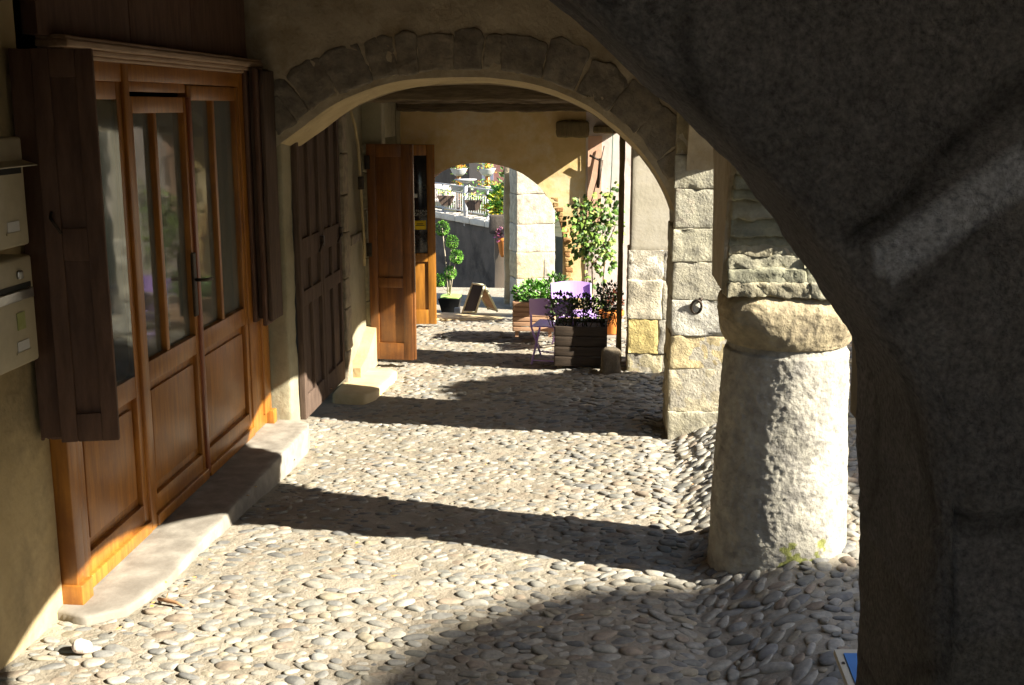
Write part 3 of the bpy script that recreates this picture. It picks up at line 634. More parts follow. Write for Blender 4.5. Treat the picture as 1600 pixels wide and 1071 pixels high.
while z < 1.15:
    p = min(pa[len(pa)//2:], key=lambda v: abs(v.z-z)); mb.rb(p.x-.006, p.x+.05+.02*(k % 2), Y5-.006, Y5+.03, z, z+.042, r=.006, amp=.004, seg=.02, seed=k, col=(.46, .30, .13) if k % 3 else (.40, .22, .10)); z += .048; k += 1
mb.build('brick_edge', M['stone'], fwall)
pinkh = thing('pink_house', 'sunlit pale pink house wall right of the climbing plant', 'building', (1.5, 11.2, 0))
mb = MB(); mb.rb(-.17, 2.3, Y5-.012, Y5+.34, -.2, 6.0, r=.01, amp=.006, seg=.12); mb.build('wall', M['plaster_pink'], pinkh)
mb = MB(); mb.box(-.15, -.02, Y5-.022, Y5-.014, .9, 1.72); mb.build('salmon_patch', mat('salmon_plaster', (.60, .36, .24), (.66, .42, .30), scale=4, bump=.3), pinkh)
mb = MB(); mb.box(-2.3, 2.4, Y5-.08, Y5+.42, 6.0, 6.1); mb.build('roof', M['tile'], pinkh)
# corbel stubs on the wall
mb = MB(); a, b = px(868, 190, 1, 10.9), px(915, 216, 1, 10.9); mb.rb(a.x, b.x+.03, 10.93, 11.0, b.z, a.z, r=.02, amp=.01, seg=.03)
tag(mb.build('beam_end', M['post']), 'short ochre beam end projecting from the far wall above the arch', 'beam')
mb = MB(); a, b = px(934, 198, 1, 10.6), px(966, 206, 1, 10.6); mb.rb(a.x-.04, b.x-.03, 10.88, 11.0, b.z-.02, a.z+.0, r=.012, amp=.006, seg=.03)
tag(mb.build('beam_end', M['post']), 'higher beam end tucked under the long lintel beam', 'beam')
# hanging shutter stay and cables
t = thing('hanging_bracket', 'dark iron bracket hanging on the pale pink wall', 'bracket', (-.08, 10.9, 1.2))
a, b, c, d = px(921, 243, 1, 10.93), px(936, 250, 1, 10.93), px(941, 248, 1, 10.93), px(934, 294, 1, 10.93)
mb = MB(); mb.tube([a, b], .012, 6); mb.tube([b, b.lerp(c, .7)], .012, 6); mb.build('arm', M['metal_dark'], t)
mb = MB(); mb.tube([b+Vector((.018, 0, 0)), d], [.022, .016], 6); mb.build('strap', M['metal_dark'], t)
mb = MB(); a, b = px(944, 228, 1, 10.95), px(924, 315, 1, 10.95); mb.tube([a, a.lerp(b, .5)+Vector((.008, 0, 0)), b], .0055, 6)
tag(mb.build('cable', M['metal_dark']), 'brown cable slanting down the pale pink wall beside the bracket', 'cable')
mb = MB(); a, b, c = px(958, 203, 1, 10.9), px(956, 260, 1, 10.9), px(952, 335, 1, 10.9); mb.tube([a, b, c], .0045, 6)
tag(mb.build('cable', M['cable']), 'thin green cable hanging straight down behind the climbing plant', 'cable')

# ------------------------------------------------------------------ step slabs
mb = MB(); poly = [(XW-.05, 4.12), (-2.0, 4.07), (-1.87, 4.16), (-1.815, 4.42), (-1.815, 6.80), (-1.84, 6.93), (-1.93, 7.0), (XW-.05, 7.0)]
def slabmesh(mb, poly, zb, zt, bev=.011, amp=.006, st=.03, side=.009):
    """worn slab: densely sampled outline, rounded top edge"""
    P = [Vector((a, b, 0)) for a, b in poly]; P = resample(P+[P[0]], st)[:-1]; cx = sum(p.x for p in P)/len(P); cy = sum(p.y for p in P)/len(P); vs = []; n = len(P)
    rows = [(zb, 0), (zb+(zt-zb)*.5, 0), (zt-bev, 0), (zt-bev*.4, bev*.3), (zt, bev), (zt, bev*4)]
    for (z, ins) in rows:
        for i, p in enumerate(P):
            d = (P[(i+1) % n]-P[i-1]); nn = Vector((d.y, -d.x, 0)).normalized(); q = p-nn*ins*1.0+nn*side*(noise.noise(Vector((p.x*7, p.y*7, z*9)))+.6*noise.noise(Vector((p.x*19, p.y*19, z*25))))
            vs.append((q.x, q.y, z+amp*.6*noise.noise(Vector((p.x*5, p.y*5, 1)))))
    fs = [(r*n+i, r*n+(i+1) % n, (r+1)*n+(i+1) % n, (r+1)*n+i) for r in range(len(rows)-1) for i in range(n)]
    mb.add(vs, fs+[tuple(range((len(rows)-1)*n, len(rows)*n))], smooth=True)
slabmesh(mb, poly, -.2, .035)
tag(mb.build('doorstep', M['slab']), 'long worn grey stone step in front of the orange shop door', 'step')
mb = MB(); slabmesh(mb, [(XF-.02, 8.02), (-1.70, 7.98), (-1.64, 8.1), (-1.60, 8.75), (-1.66, 8.86), (XF-.02, 8.86)], -.25, -.055, amp=.008)
tag(mb.build('doorstep', M['slab_yellow']), 'small yellow limestone slab by the open pine doors', 'step')

# ------------------------------------------------------------------ shop front
shop = thing('shopfront', 'varnished orange shop front with tall glass panes and lower panels', 'shop front', (XW, 5.7, .04))
V = M['varnish']; xf = XW+.035
mb = MB()
mb.box(XW-.06, XW+.045, 4.18, 4.255, .11, 2.18, b=.006); mb.box(XW-.06, XW+.035, 4.255, 4.31, .04, 2.18, b=.004)
mb.box(XW-.05, XW+.036, 4.975, 5.035, .04, 2.18, b=.006); mb.box(XW-.06, XW+.030, 6.605, 6.875, .04, 2.18, b=.006); mb.box(XW-.06, XW+.045, 6.80, 6.935, .11, 2.18, b=.006)
mb.box(XW-.05, XW+.028, 4.31, 4.975, 2.10, 2.18, b=.004); mb.box(XW-.05, XW+.028, 5.035, 6.605, 2.105, 2.18, b=.004)
mb.build('frame', V, shop)
for a_ in ((.065, 4.17, 4.27, .015, .115), (.075, 6.87, 6.94, .02, .12)): mb = MB(); mb.box(XW-.06, XW+a_[0], a_[1], a_[2], a_[3], a_[4], b=.006); mb.build('plinth_block', V, shop)
mb = MB()
for (dx, z0, z1) in ((.045, 2.18, 2.20), (.065, 2.197, 2.222), (.085, 2.219, 2.25), (.075, 2.247, 2.265)): mb.rb(XW-.05, XW+dx, 4.36+(.1-dx)*.5, 6.93, z0, z1, r=.009, amp=.002, seg=.09)
mb.build('cornice', M['cornice'], shop)
mb = MB()
for (a, b) in ((4.28, 5.14), (5.146, 5.93), (5.936, 6.84)): mb.rb(XW-.05, XW+.012, a, b, 2.26, 2.76, r=.004, amp=.0015, seg=.12)
mb.build('sign_board', M['brown_paint'], shop)
def leafpanel(name, par, y0, y1, z0, z1, zglass, split=None, x=XW, ztop=2.10, st=.050, side=.07, glassx=None, m=V):
    """framed leaf: stiles, rails, recessed lower panel, glass above"""
    mb = MB(); d0, d1 = x-.03, x+.022
    mb.box(d0, d1, y0, y0+st, z0, ztop, b=.004); mb.box(d0, d1, y1-st, y1, z0, ztop, b=.004)
    mb.box(d0, d1-.001, y0+st, y1-st, z0, z0+.10, b=.004); mb.box(d0, d1-.001, y0+st, y1-st, zglass-.10, zglass, b=.004); mb.box(d0, d1-.001, y0+st, y1-st, ztop-.075, ztop, b=.004)
    mb.box(d0-.0, d1+.018, y0+.01, y1-.01, z0-.045, z0+.012, b=.006)
    if split: mb.box(d0+.004, d1-.003, split-.018, split+.018, zglass, ztop-.075, b=.004)
    o = mb.build(name, m, par)
    mb = MB(); mb.box(x-.022, x-.004, y0+st-.005, y1-st+.005, z0+.09, zglass-.09); 
    mb.box(x-.006, x+.010, y0+st+.035, y1-st-.035, z0+.145, zglass-.145, b=.006); mb.build('panel', m, o)
    ys_ = [y0+st-.004]+([split-.014, split+.014] if split else [])+[y1-st+.004]
    for i in range(0, len(ys_), 2):
        mb = MB(); sk = .030 if name == 'window_leaf' else 0
        mb.prism([(x-.014-sk, ys_[i]), (x-.014+sk, ys_[i+1]), (x-.009+sk, ys_[i+1]), (x-.009-sk, ys_[i])], 2, zglass-.006, ztop-.07); mb.build('pane', M['dusty_sheen'] if split else M['glass'], o)
        if split:  # wavy pale strip added behind the pane to give its grey reflection
            mb = MB(); w_ = (ys_[i+1]-ys_[i]); vs = []; n = 40
            for k in range(n+1):
                yk = ys_[i]+w_*.42*k/n+.02; xk = x-.034+.010*math.sin(k*1.15)+.004*math.sin(k*2.7)
                vs += [(xk, yk, zglass-.02), (xk, yk, ztop-.05), (xk-.002, yk, ztop-.05), (xk-.002, yk, zglass-.02)]
            mb.add(vs, [(k*4+q, k*4+(q+1) % 4, (k+1)*4+(q+1) % 4, (k+1)*4+q) for k in range(n) for q in range(4)]); mb.build('pane_reflection', M['pane_reflection'], o)
    return o
leafpanel('window_leaf', shop, 4.31, 4.973, .085, 2.18, .80, None)
d1 = leafpanel('door_leaf', shop, 5.038, 5.776, .085, 2.18, .83, 5.35, ztop=2.04)
d2 = leafpanel('door_leaf', shop, 5.788, 6.602, .085, 2.18, .83, 6.18, ztop=2.10)
mb = MB(); mb.box(XW-.03, XW+.015, 5.036, 5.78, 2.06, 2.105, b=.004); mb.build('transom', V, shop)
mb = MB(); mb.rb(XW+.02, XW+.034, 5.705, 5.755, .93, 1.26, r=.006, amp=0, seg=.04)
q = 5.73; mb.tube([(XW+.03, q, 1.12), (XW+.075, q, 1.12), (XW+.082, q+.03, 1.118), (XW+.08, q+.11, 1.11)], .009, 8); mb.build('handle', M['metal_dark'], d1)
mb = MB(); mb.box(XW-.01, XW+.036, 5.76, 5.804, .06, 2.04, b=.006); mb.build('cover_strip', M['varnish_red'], d1)

# things seen dimly through the glass
t = thing('display_table', 'dim wooden table just inside the shop glass', 'table', (-2.55, 6.1, 0))
mb = MB(); mb.box(-2.8, -2.32, 5.3, 7.0, .93, .96, b=.004); mb.build('tabletop', M['brown_paint'], t)
for (x, y) in ((-2.76, 5.35), (-2.36, 5.35), (-2.76, 6.9), (-2.36, 6.9)): mb = MB(); mb.box(x-.02, x+.02, y-.02, y+.02, .0, .93, b=.004); mb.build('leg', M['brown_paint'], t)
mb = MB(); mb.lathe([(.03, 0), (.032, .03), (.032, .13), (.012, .17), (.012, .2)], (-2.4, 5.62, .961), 14); tag(mb.build('bottle', M['blue']), 'small blue bottle behind the door glass', 'bottle')
mb = MB(); 
for k in range(5): mb.box(-2.44, -2.36, 5.66, 5.74, .961+k*.012, .970+k*.012, b=.002)
tag(mb.build('paper_stack', M['paper']), 'little stack of pale cards behind the second door pane', 'cards')
mb = MB(); rp = random.Random(8)
for k in range(26):
    a, b, c = rp.uniform(-2.46, -2.34), rp.uniform(6.05, 6.3), .965+rp.uniform(0, .05); mb.rb(a, a+.02, b, b+.02, c, c+.012, r=.004, amp=0, seg=0, mins=1)
tag(mb.build('shell_pile', M['paper']), 'heap of small pale shells behind the third door pane', 'shells', kind='stuff')

# ------------------------------------------------------------------ folding shutters
t = thing('folding_shutter', 'brown panelled shutter folded open left of the shop window', 'shutter', (-2.05, 4.38, .72))
a0 = Vector((px(50, 90, 1, 4.07).x, 4.07, 0)); a1_ = px(146, 90, 1, 4.12); dvec = Vector((a1_.x-a0.x, .05, 0)); dn = dvec.normalized(); nn = Vector((dn.y, -dn.x, 0))   # nn faces the viewer
def leafb(mb, u0, u1, v0, v1, z0, z1, **k):
    L = dvec.length
    mb.rb(0, 1, 0, 1, 0, 1, fn=lambda a, b, c: tuple(a0+dn*(u0+(u1-u0)*a)+nn*(v0+(v1-v0)*b)+Vector((0, 0, z0+(z1-z0)*c))), dims=(u1-u0, abs(v1-v0), z1-z0), **k)
L = dvec.length; kw = dict(r=.004, amp=.001, seg=.2, mins=1)
zb, zt = px(62, 688, 1, 4.07).z, px(46, 76, 1, 4.07).z
mb = MB(); leafb(mb, 0, .06, 0, .03, zb, zt, **kw); leafb(mb, L-.06, L, 0, .03, zb, zt, **kw); leafb(mb, .06, L-.06, .001, .029, zb, zb+.11, **kw); leafb(mb, .06, L-.06, .001, .029, zt-.10, zt, **kw); leafb(mb, .06, L-.06, .001, .029, 1.44, 1.56, **kw)
o = mb.build('leaf_frame', M['brown_paint'], t)
mb = MB(); leafb(mb, .055, L-.055, .002, .014, zb+.1, 1.45, **kw); leafb(mb, .055, L-.055, .002, .014, 1.55, zt-.09, **kw); mb.build('panel', M['brown_paint'], t)
for k in range(3):
    mb = MB(); o_ = -.030*(k+1); leafb(mb, -.075+.008*k, L-.012-.008*k, o_, o_+.026, zb-.012*k+.01, zt-.01*k, **kw); 
    leafb(mb, -.082, -.07, o_+.004, o_+.022, zb, zt, **kw); mb.build('folded_leaf', M['brown_paint'], t)
p0 = a0+dn*.03+nn*.035; mb = MB(); mb.tube([p0+Vector((0, 0, 1.62)), p0+nn*.02+Vector((.0, 0, 1.60)), p0+dn*.035+nn*.025+Vector((0, 0, 1.545))], .006, 6); mb.build('hook', M['metal_dark'], t)
t = thing('folding_shutter', 'dark shutter leaves folded edge-on right of the shop door', 'shutter', (-2.05, 6.9, .7))
for k in range(5):
    x0 = XW+.0+k*.030; mb = MB(); mb.rb(x0, x0+.025, 6.70-.03*(k % 2), 6.93, .70+.02*((k*7) % 3), 2.20+.01*(k % 2), r=.007, amp=.002, seg=.08, seed=k); mb.build('folded_leaf', M['brown_paint'] if k % 2 else M['old_wood'], t)

# ------------------------------------------------------------------ mailboxes
def mailbox(z0, z1, label, variant):
    y0, y1, xb, xf = 3.55, 3.91, XW-.02, XW+.105
    t = thing('mailbox', label, 'mailbox', (XW, 3.8, z0), 'cream letter boxes on the left wall')
    mb = MB(); mb.rb(xb, xf, y0, y1, z0, z1, r=.012, amp=0, seg=.1); mb.build('body', M['metal_cream'], t)
    mb = MB(); zs = z0+(z1-z0)*(.70 if variant else .72)
    mb.box(xf-.002, xf+.002, y0+.05, y1-.025, zs-.02, zs+.022); mb.build('slot', M['black'], t)
    mb = MB()
    if variant: mb.rb(xf, xf+.01, y0+.05, y1-.022, zs-.034, zs+.002, r=.004, amp=0, seg=.1)
    else: mb.prism([(xf, zs+.018), (xf+.055, zs+.006), (xf+.055, zs+.010), (xf, zs+.026)], 1, y0+.03, y1-.012)
    mb.build('flap', M['chrome'] if variant else M['metal_cream'], t)
    if variant: 
        mb = MB(); mb.rb(xf, xf+.012, y1-.115, y1-.085, z1-.075, z1-.045, r=.006, amp=0, seg=.01); mb.build('lock', M['chrome'], t)
        mb = MB(); mb.box(xf+.0005, xf+.0025, y1-.14, y1-.085, z0+.13, z0+.19); mb.build('sticker', mat('sticker_green', (.30, .33, .12), (.36, .38, .18), scale=60, bump=0), t)
    mb = MB(); mb.box(xf+.0005, xf+.0025, y1-.15, y1-.07, z0+.055, z0+.09); mb.build('name_card', M['paper'], t)
    mb = MB(); mb.box(xf+.0005, xf+.004, y1-.16, y1-.06, z0+.047, z0+.054); mb.build('card_holder', M['metal_cream'], t)
mailbox(1.520, 1.895, 'cream letter box with its flap sticking out, upper of two', 0)
mailbox(1.105, 1.485, 'cream letter box with a round lock, lower of two', 1)

# ------------------------------------------------------------------ dark double shutters in the second house
t = thing('double_door', 'weathered grey brown panelled double shutters past the wide arch', 'door', (XF, 7.9, 0))
for y0, y1 in ((7.17, 7.755), (7.765, 8.34)):
    x1 = XF+.012; mb = MB(); st = .055; z0, z1 = -.02, 1.95
    mb.rb(x1-.04, x1, y0, y0+st, z0, z1, r=.004, amp=.0015, seg=.2); mb.rb(x1-.04, x1, y1-st, y1, z0, z1, r=.004, amp=.0015, seg=.2)
    ym = (y0+y1)/2
    mb.rb(x1-.04, x1-.001, ym-.02, ym+.02, z0+.1, z1, r=.004, amp=.0015, seg=.2)
    for (a, b) in ((z0, .13), (.72, .82), (1.02, 1.16)): mb.rb(x1-.04, x1-.002, y0+st, y1-st, a, b, r=.004, amp=.0015, seg=.2)
    o = mb.build('shutter_leaf', M['old_wood'], t)
    mb = MB(); mb.rb(x1-.036, x1-.022, y0+st-.01, y1-st+.01, z0, z1, r=.003, amp=.001, seg=.2); mb.build('panel', M['old_wood'], o)
for y in (7.74, 8.30):
    mb = MB(); mb.rb(XF+.01, XF+.035, y-.035, y+.0, 1.06, 1.13, r=.005, amp=.001, seg=.04); mb.tube([(XF+.02, y-.1, 1.03), (XF+.028, y-.02, 1.09)], .008, 6); mb.build('latch', M['metal_dark'], t)

# ------------------------------------------------------------------ open pine doors
def opendoor(hx, hy, ex, ey, z0, z1, label, signs):
    t = thing('open_door', label, 'door', (hx, hy, z0), 'open leaves of the pine double door')
    a = Vector((hx, hy, 0)); dv = Vector((ex-hx, ey-hy, 0)); L = dv.length; dn = dv.normalized(); nn = Vector((dn.y, -dn.x, 0))
    def B(mb, u0, u1, v0, v1, za, zb_, **k):
        kk = dict(r=.004, amp=0, seg=0, mins=1); kk.update(k)
        mb.rb(0, 1, 0, 1, 0, 1, fn=lambda p, q, r_: tuple(a+dn*(u0+(u1-u0)*p)+nn*(v0+(v1-v0)*q)+Vector((0, 0, za+(zb_-za)*r_))), dims=(u1-u0, abs(v1-v0), zb_-za), **kk)
    st = .075 if L < .5 else .08
    mb = MB(); B(mb, 0, st, 0, .04, z0, z1); B(mb, L-st, L, 0, .04, z0, z1); B(mb, st, L-st, .001, .039, z0, z0+.14); B(mb, st, L-st, .001, .039, z1-.1, z1); B(mb, st, L-st, .001, .039, z0+.60, z0+.68)
    W_ = M['door_wood'] if signs else M['door_shaded']; o = mb.build('leaf_frame', W_, t)
    mb = MB(); B(mb, st-.01, L-st+.01, .010, .024, z0+.13, z0+.61); mb.build('panel', W_, o)
    if not signs: B(mb := MB(), st-.01, L-st+.01, .010, .024, z0+.67, z1-.09); mb.build('panel', W_, o)
    else:
        mb = MB(); B(mb, st-.01, L-st+.01, .014, .020, z0+.67, z1-.09); mb.build('pane', mat('dark_glass', (.01, .01, .012), (.018, .018, .02), scale=4, rough=.12, bump=0, spec=.5), o)
        def plate(name, pxs, m, dz=.021):
            (xa, ya), (xb, yb) = pxs; A, Bq = px(xa, ya, 1, hy), px(xb, yb, 1, hy); mb = MB(); B(mb, A.x-hx, Bq.x-hx, dz, dz+.002, Bq.z, A.z); return mb.build(name, m, o), (A+Bq)/2
        plate('yellow_notice', ((645.5, 345), (665.5, 359)), M['yellow'])
        plate('white_note', ((645, 303), (652, 309)), M['paper'])
        rz = math.atan2(dn.y, dn.x); tm = mat('pale_lettering', (.36, .36, .34), (.4, .4, .38), bump=0)
        for body, yy, sz in (('STRUNK', 331.0, .037), ('GROUP', 336.0, .037)):
            c = px(657, yy, 1, hy-.03); text(body, sz, (c.x, hy-.012, c.z), (R(90), 0, rz), tm, t)
        for yy, wd_ in ((349.5, 10), (352, 14)):
            A, Bq = px(656-wd_/2, yy, 1, hy), px(656+wd_/2, yy+1.2, 1, hy); mb = MB(); B(mb, A.x-hx, Bq.x-hx, .0235, .025, Bq.z, A.z); mb.build('printed_line', M['black'], o)
    mb = MB(); 
    for zz_ in (z0+.09, z0+.85, z1-.2): mb.rb(0, 1, 0, 1, 0, 1, fn=lambda p, q, r_: tuple(a-dn*.015+dn*.045*p+nn*(.038+.012*q)+Vector((0, 0, zz_+.11*r_))), dims=(.045, .012, .11), r=.004, amp=0, seg=0, mins=1)
    mb.build('hinge', M['metal_dark'], t)
    return t, o, a, dn, nn, L
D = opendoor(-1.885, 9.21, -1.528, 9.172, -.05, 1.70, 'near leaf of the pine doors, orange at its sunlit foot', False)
mb = MB(); e = D[2]+D[3]*(D[5]+.004); mb.rb(e.x-.012, e.x+.014, e.y-.03, e.y+.01, -.045, 1.70, r=.004, amp=0, seg=.3); mb.build('edge_strip', M['door_shaded'], D[0])
opendoor(-1.90, 10.74, -1.575, 10.78, -.05, 1.645, 'far leaf of the pine doors, glazed, with a yellow notice', True)

# ------------------------------------------------------------------ plants
def bush(name, mat_, parent, c, rad, n, l, cols, seed, flat=1, up=.5, extra=()):
    mb = MB(); r = random.Random(seed)
    for (p, d, l_, c_) in extra: mb.leaf(p, d, (0, 0, 1), l_, l_, c_)
    for k in range(n):
        while True:
            v = Vector((r.uniform(-1, 1), r.uniform(-1, 1), r.uniform(-1, 1)))
            if .25 < v.length < 1 and noise.noise(v*2.1+Vector((seed, 0, 0))) > -.28: break
        p = Vector((c[0]+v.x*rad[0], c[1]+v.y*rad[1], c[2]+v.z*rad[2])); d = v+Vector((r.gauss(0, .5), r.gauss(0, .5), up+r.gauss(0, .4)))
        L = l*r.uniform(.6, 1.25); mb.leaf(p, d, (r.gauss(0, .4), r.gauss(0, .4), 1), L, L*.62, r.choice(cols))
    return mb.build(name, mat_, parent)
G1 = [(.10, .26, .035), (.14, .34, .05), (.07, .19, .03), (.19, .40, .08)]
G2 = [(.035, .075, .02), (.05, .10, .025), (.03, .055, .02), (.07, .12, .03), (.045, .035, .035)]
def planter(name, x0, x1, y0, y1, z0, z1, rows, m, label, posts=True):
    t = thing(name, label, 'planter', ((x0+x1)/2, (y0+y1)/2, z0)); h = (z1-z0-.02)/rows; mb = MB()
    for k in range(rows):
        a, b = z0+.02+h*k+.003, z0+.02+h*(k+1)-.003
        mb.rb(x0+.006, x1-.006, y0, y0+.02, a, b, r=.004, amp=.0015, seg=.2, seed=k); mb.rb(x0+.006, x1-.006, y1-.02, y1, a, b, r=.004, amp=.0015, seg=.2, seed=k)
        mb.rb(x0, x0+.02, y0+.004, y1-.004, a, b, r=.004, amp=.0015, seg=.2, seed=k); mb.rb(x1-.02, x1, y0+.004, y1-.004, a, b, r=.004, amp=.0015, seg=.2, seed=k)
    mb.build('boards', m, t)
    for (x, y) in ((x0+.022, y0+.022), (x1-.052, y0+.022), (x0+.022, y1-.052), (x1-.052, y1-.052)): mb = MB(); mb.box(x, x+.03, y, y+.03, z0-.03, z1-.01); mb.build('corner_post', m, t)
    mb = MB(); mb.rb(x0+.02, x1-.02, y0+.02, y1-.02, z1-.05, z1-.03, r=.004, amp=.006, seg=.04); mb.build('soil', mat('soil', (.03, .02, .015), (.05, .035, .025), bump=.8), t)
    return t
y = 9.9; a, b = px(806, 472, 1, y), px(860, 523, 1, y)
planter('wooden_planter', a.x-.03, b.x+.03, y, y+.42, b.z, a.z, 6, M['planter'], 'sunlit light wood planter with bright green plants')
t = thing('potted_plant', 'bright green leafy plants with tiny white flowers in the sunlit planter', 'plant', ((a.x+b.x)/2, y+.2, a.z-.03))
bush('leaves', M['leaf'], t, ((a.x+b.x)/2, y+.18, a.z+.05), (.19, .17, .11), 900, .042, G1, 4, extra=[(Vector(((a.x+b.x)/2+rnd.uniform(-.18, .18), y+.15+rnd.uniform(-.15, .15), a.z+rnd.uniform(.03, .15))), (rnd.gauss(0, 1), -1, rnd.gauss(0, 1)), .014, (.8, .8, .78)) for k in range(60)])
t = thing('potted_plant', 'darker shrub at the right end of the sunlit planter, behind the lilac chairs', 'plant', (b.x, y+.3, a.z-.03)); bush('leaves', M['leaf'], t, (b.x+.03, y+.25, a.z+.09), (.13, .13, .12), 380, .04, G2+G1, 14)

y = 8.84; a, b = px(866, 510, 1, y), px(948, 578, 1, y)
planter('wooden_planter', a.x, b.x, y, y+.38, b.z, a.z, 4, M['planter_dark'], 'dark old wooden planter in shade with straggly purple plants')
for k, (cx_, cy_, cz_, rx_, rz_, n_l, lab) in enumerate(((a.x+.05, y+.14, a.z+.12, .13, .13, 420, 'straggly dark plant with small pale flowers at the left of the dark planter'), ((a.x+b.x)/2+.02, y+.17, a.z+.11, .12, .11, 380, 'low dark purple plant in the middle of the dark planter'), (b.x+.0, y+.18, a.z+.16, .12, .17, 460, 'taller glossy dark shrub at the right of the dark planter'))):
    t = thing('potted_plant', lab, 'plant', (cx_, cy_, a.z-.03), 'plants in the dark planter'); r = random.Random(k+40); bush('leaves', M['leaf'], t, (cx_, cy_, cz_), (rx_, .12, rz_), n_l, .034, G2, 30+k, up=.8, extra=[((cx_+r.uniform(-1, 1)*rx_, cy_-.08+r.uniform(-.06, .1), cz_+r.uniform(-.8, .8)*rz_), (r.gauss(0, 1), -1, r.gauss(0, 1)), .016, r.choice([(.5, .48, .46), (.22, .14, .30), (.06, .08, .03), (.05, .07, .03)])) for j in range(34)])
    mb = MB(); r = random.Random(k)
    for j in range(12):
        q = Vector((cx_+r.uniform(-.7, .7)*rx_, cy_+r.uniform(-.08, .08), a.z-.03)); mb.tube([q, q+Vector((r.gauss(0, .02), r.gauss(0, .02), .08)), q+Vector((r.gauss(0, .05), r.gauss(0, .04), .08+rz_*r.uniform(.6, 1.3)))], [.004, .003, .0015], 5, (.06, .05, .03))
    mb.build('stems', M['attr'], t)
# terracotta pot
y = 10.1; c = px(955, 516, 1, y); t = thing('flower_pot', 'orange terracotta pot between the dark planter and the timber post', 'pot', (c.x, y, c.z-.03))
mb = MB(); mb.lathe([(.07, 0), (.075, .01), (.095, .15), (.10, .165), (.112, .168), (.114, .205), (.10, .21), (.09, .19)], (c.x, y, c.z-.03), 28); mb.build('pot', M['terracotta'], t)
t2 = thing('potted_plant', 'small red leaved plant in the terracotta pot', 'plant', (c.x, y, c.z+.15)); bush('leaves', M['leaf'], t2, (c.x-.01, y, c.z+.25), (.1, .1, .1), 260, .04, [(.16, .05, .03), (.25, .07, .03), (.06, .10, .03)], 61)
mb = MB(); slabmesh(mb, [(c.x-.13, y-.15), (c.x+.14, y-.15), (c.x+.14, y+.2), (c.x-.13, y+.2)], c.z-.12, c.z-.032, bev=.01)
tag(mb.build('pot_slab', M['slab']), 'pale flagstone under the terracotta pot', 'stone')

# climbing plant before the far wall
t = thing('climbing_plant', 'tall leafy climbing plant against the sunlit far wall', 'plant', (-.12, 10.75, -.05))
yv = 10.72; mb = MB(); lf = MB(); r = random.Random(12)
GV = [(.07, .14, .02), (.12, .23, .035), (.18, .29, .05), (.04, .08, .02), (.26, .32, .08), (.05, .10, .02)]
stems = [[(918, 520), (916, 440), (920, 400), (914, 350), (906, 320)], [(922, 520), (926, 450), (924, 390), (932, 350), (944, 320), (950, 300)], [(945, 520), (942, 440), (946, 400), (940, 360), (953, 330)], [(922, 420), (940, 395), (955, 370), (962, 352)], [(916, 380), (900, 372), (893, 350)]]
for s_ in stems:
    P_ = [px(a_, b_, 1, yv+r.uniform(-.05, .08)) for a_, b_ in s_]; P_ = smoothp(resample(P_, .04), 2); mb.tube(P_, [.008-.005*i/len(P_) for i in range(len(P_))], 6, (.17, .11, .06))
    for i, p in enumerate(P_):
        if p.z < .62: 
            if r.random() < .75: continue
        for k in range(r.randint(2, 6)):
            d = Vector((r.gauss(0, 1), r.gauss(-.2, .8), r.gauss(0, .7))); q = p+d.normalized()*r.uniform(.01, .10); L_l = r.uniform(.035, .065)
            lf.leaf(q, d+Vector((0, -.2, -.5)), (r.gauss(0, .5), -1, .6), L_l, L_l*.75, r.choice(GV))
for (cx_, cy_, rr, n_l) in ((905, 335, .11, 90), (915, 360, .13, 110), (932, 345, .12, 100), (952, 330, .09, 80), (945, 375, .12, 90), (912, 385, .11, 80), (925, 320, .07, 40), (955, 302, .05, 24), (948, 412, .08, 34), (955, 395, .06, 30), (908, 325, .08, 50)):
    c = px(cx_, cy_, 1, yv)
    for k in range(int(n_l*.40)):
        v = Vector((r.gauss(0, .5), r.gauss(0, .5), r.gauss(0, .5)))*rr; L_l = r.uniform(.04, .078); lf.leaf(c+v, v.normalized()+Vector((0, -.2, -.6)), (r.gauss(0, .5), -1, .6), L_l, L_l*.8, r.choice(GV))
mb.build('stems', M['attr'], t); lf.build('leaves', M['leaf'], t)

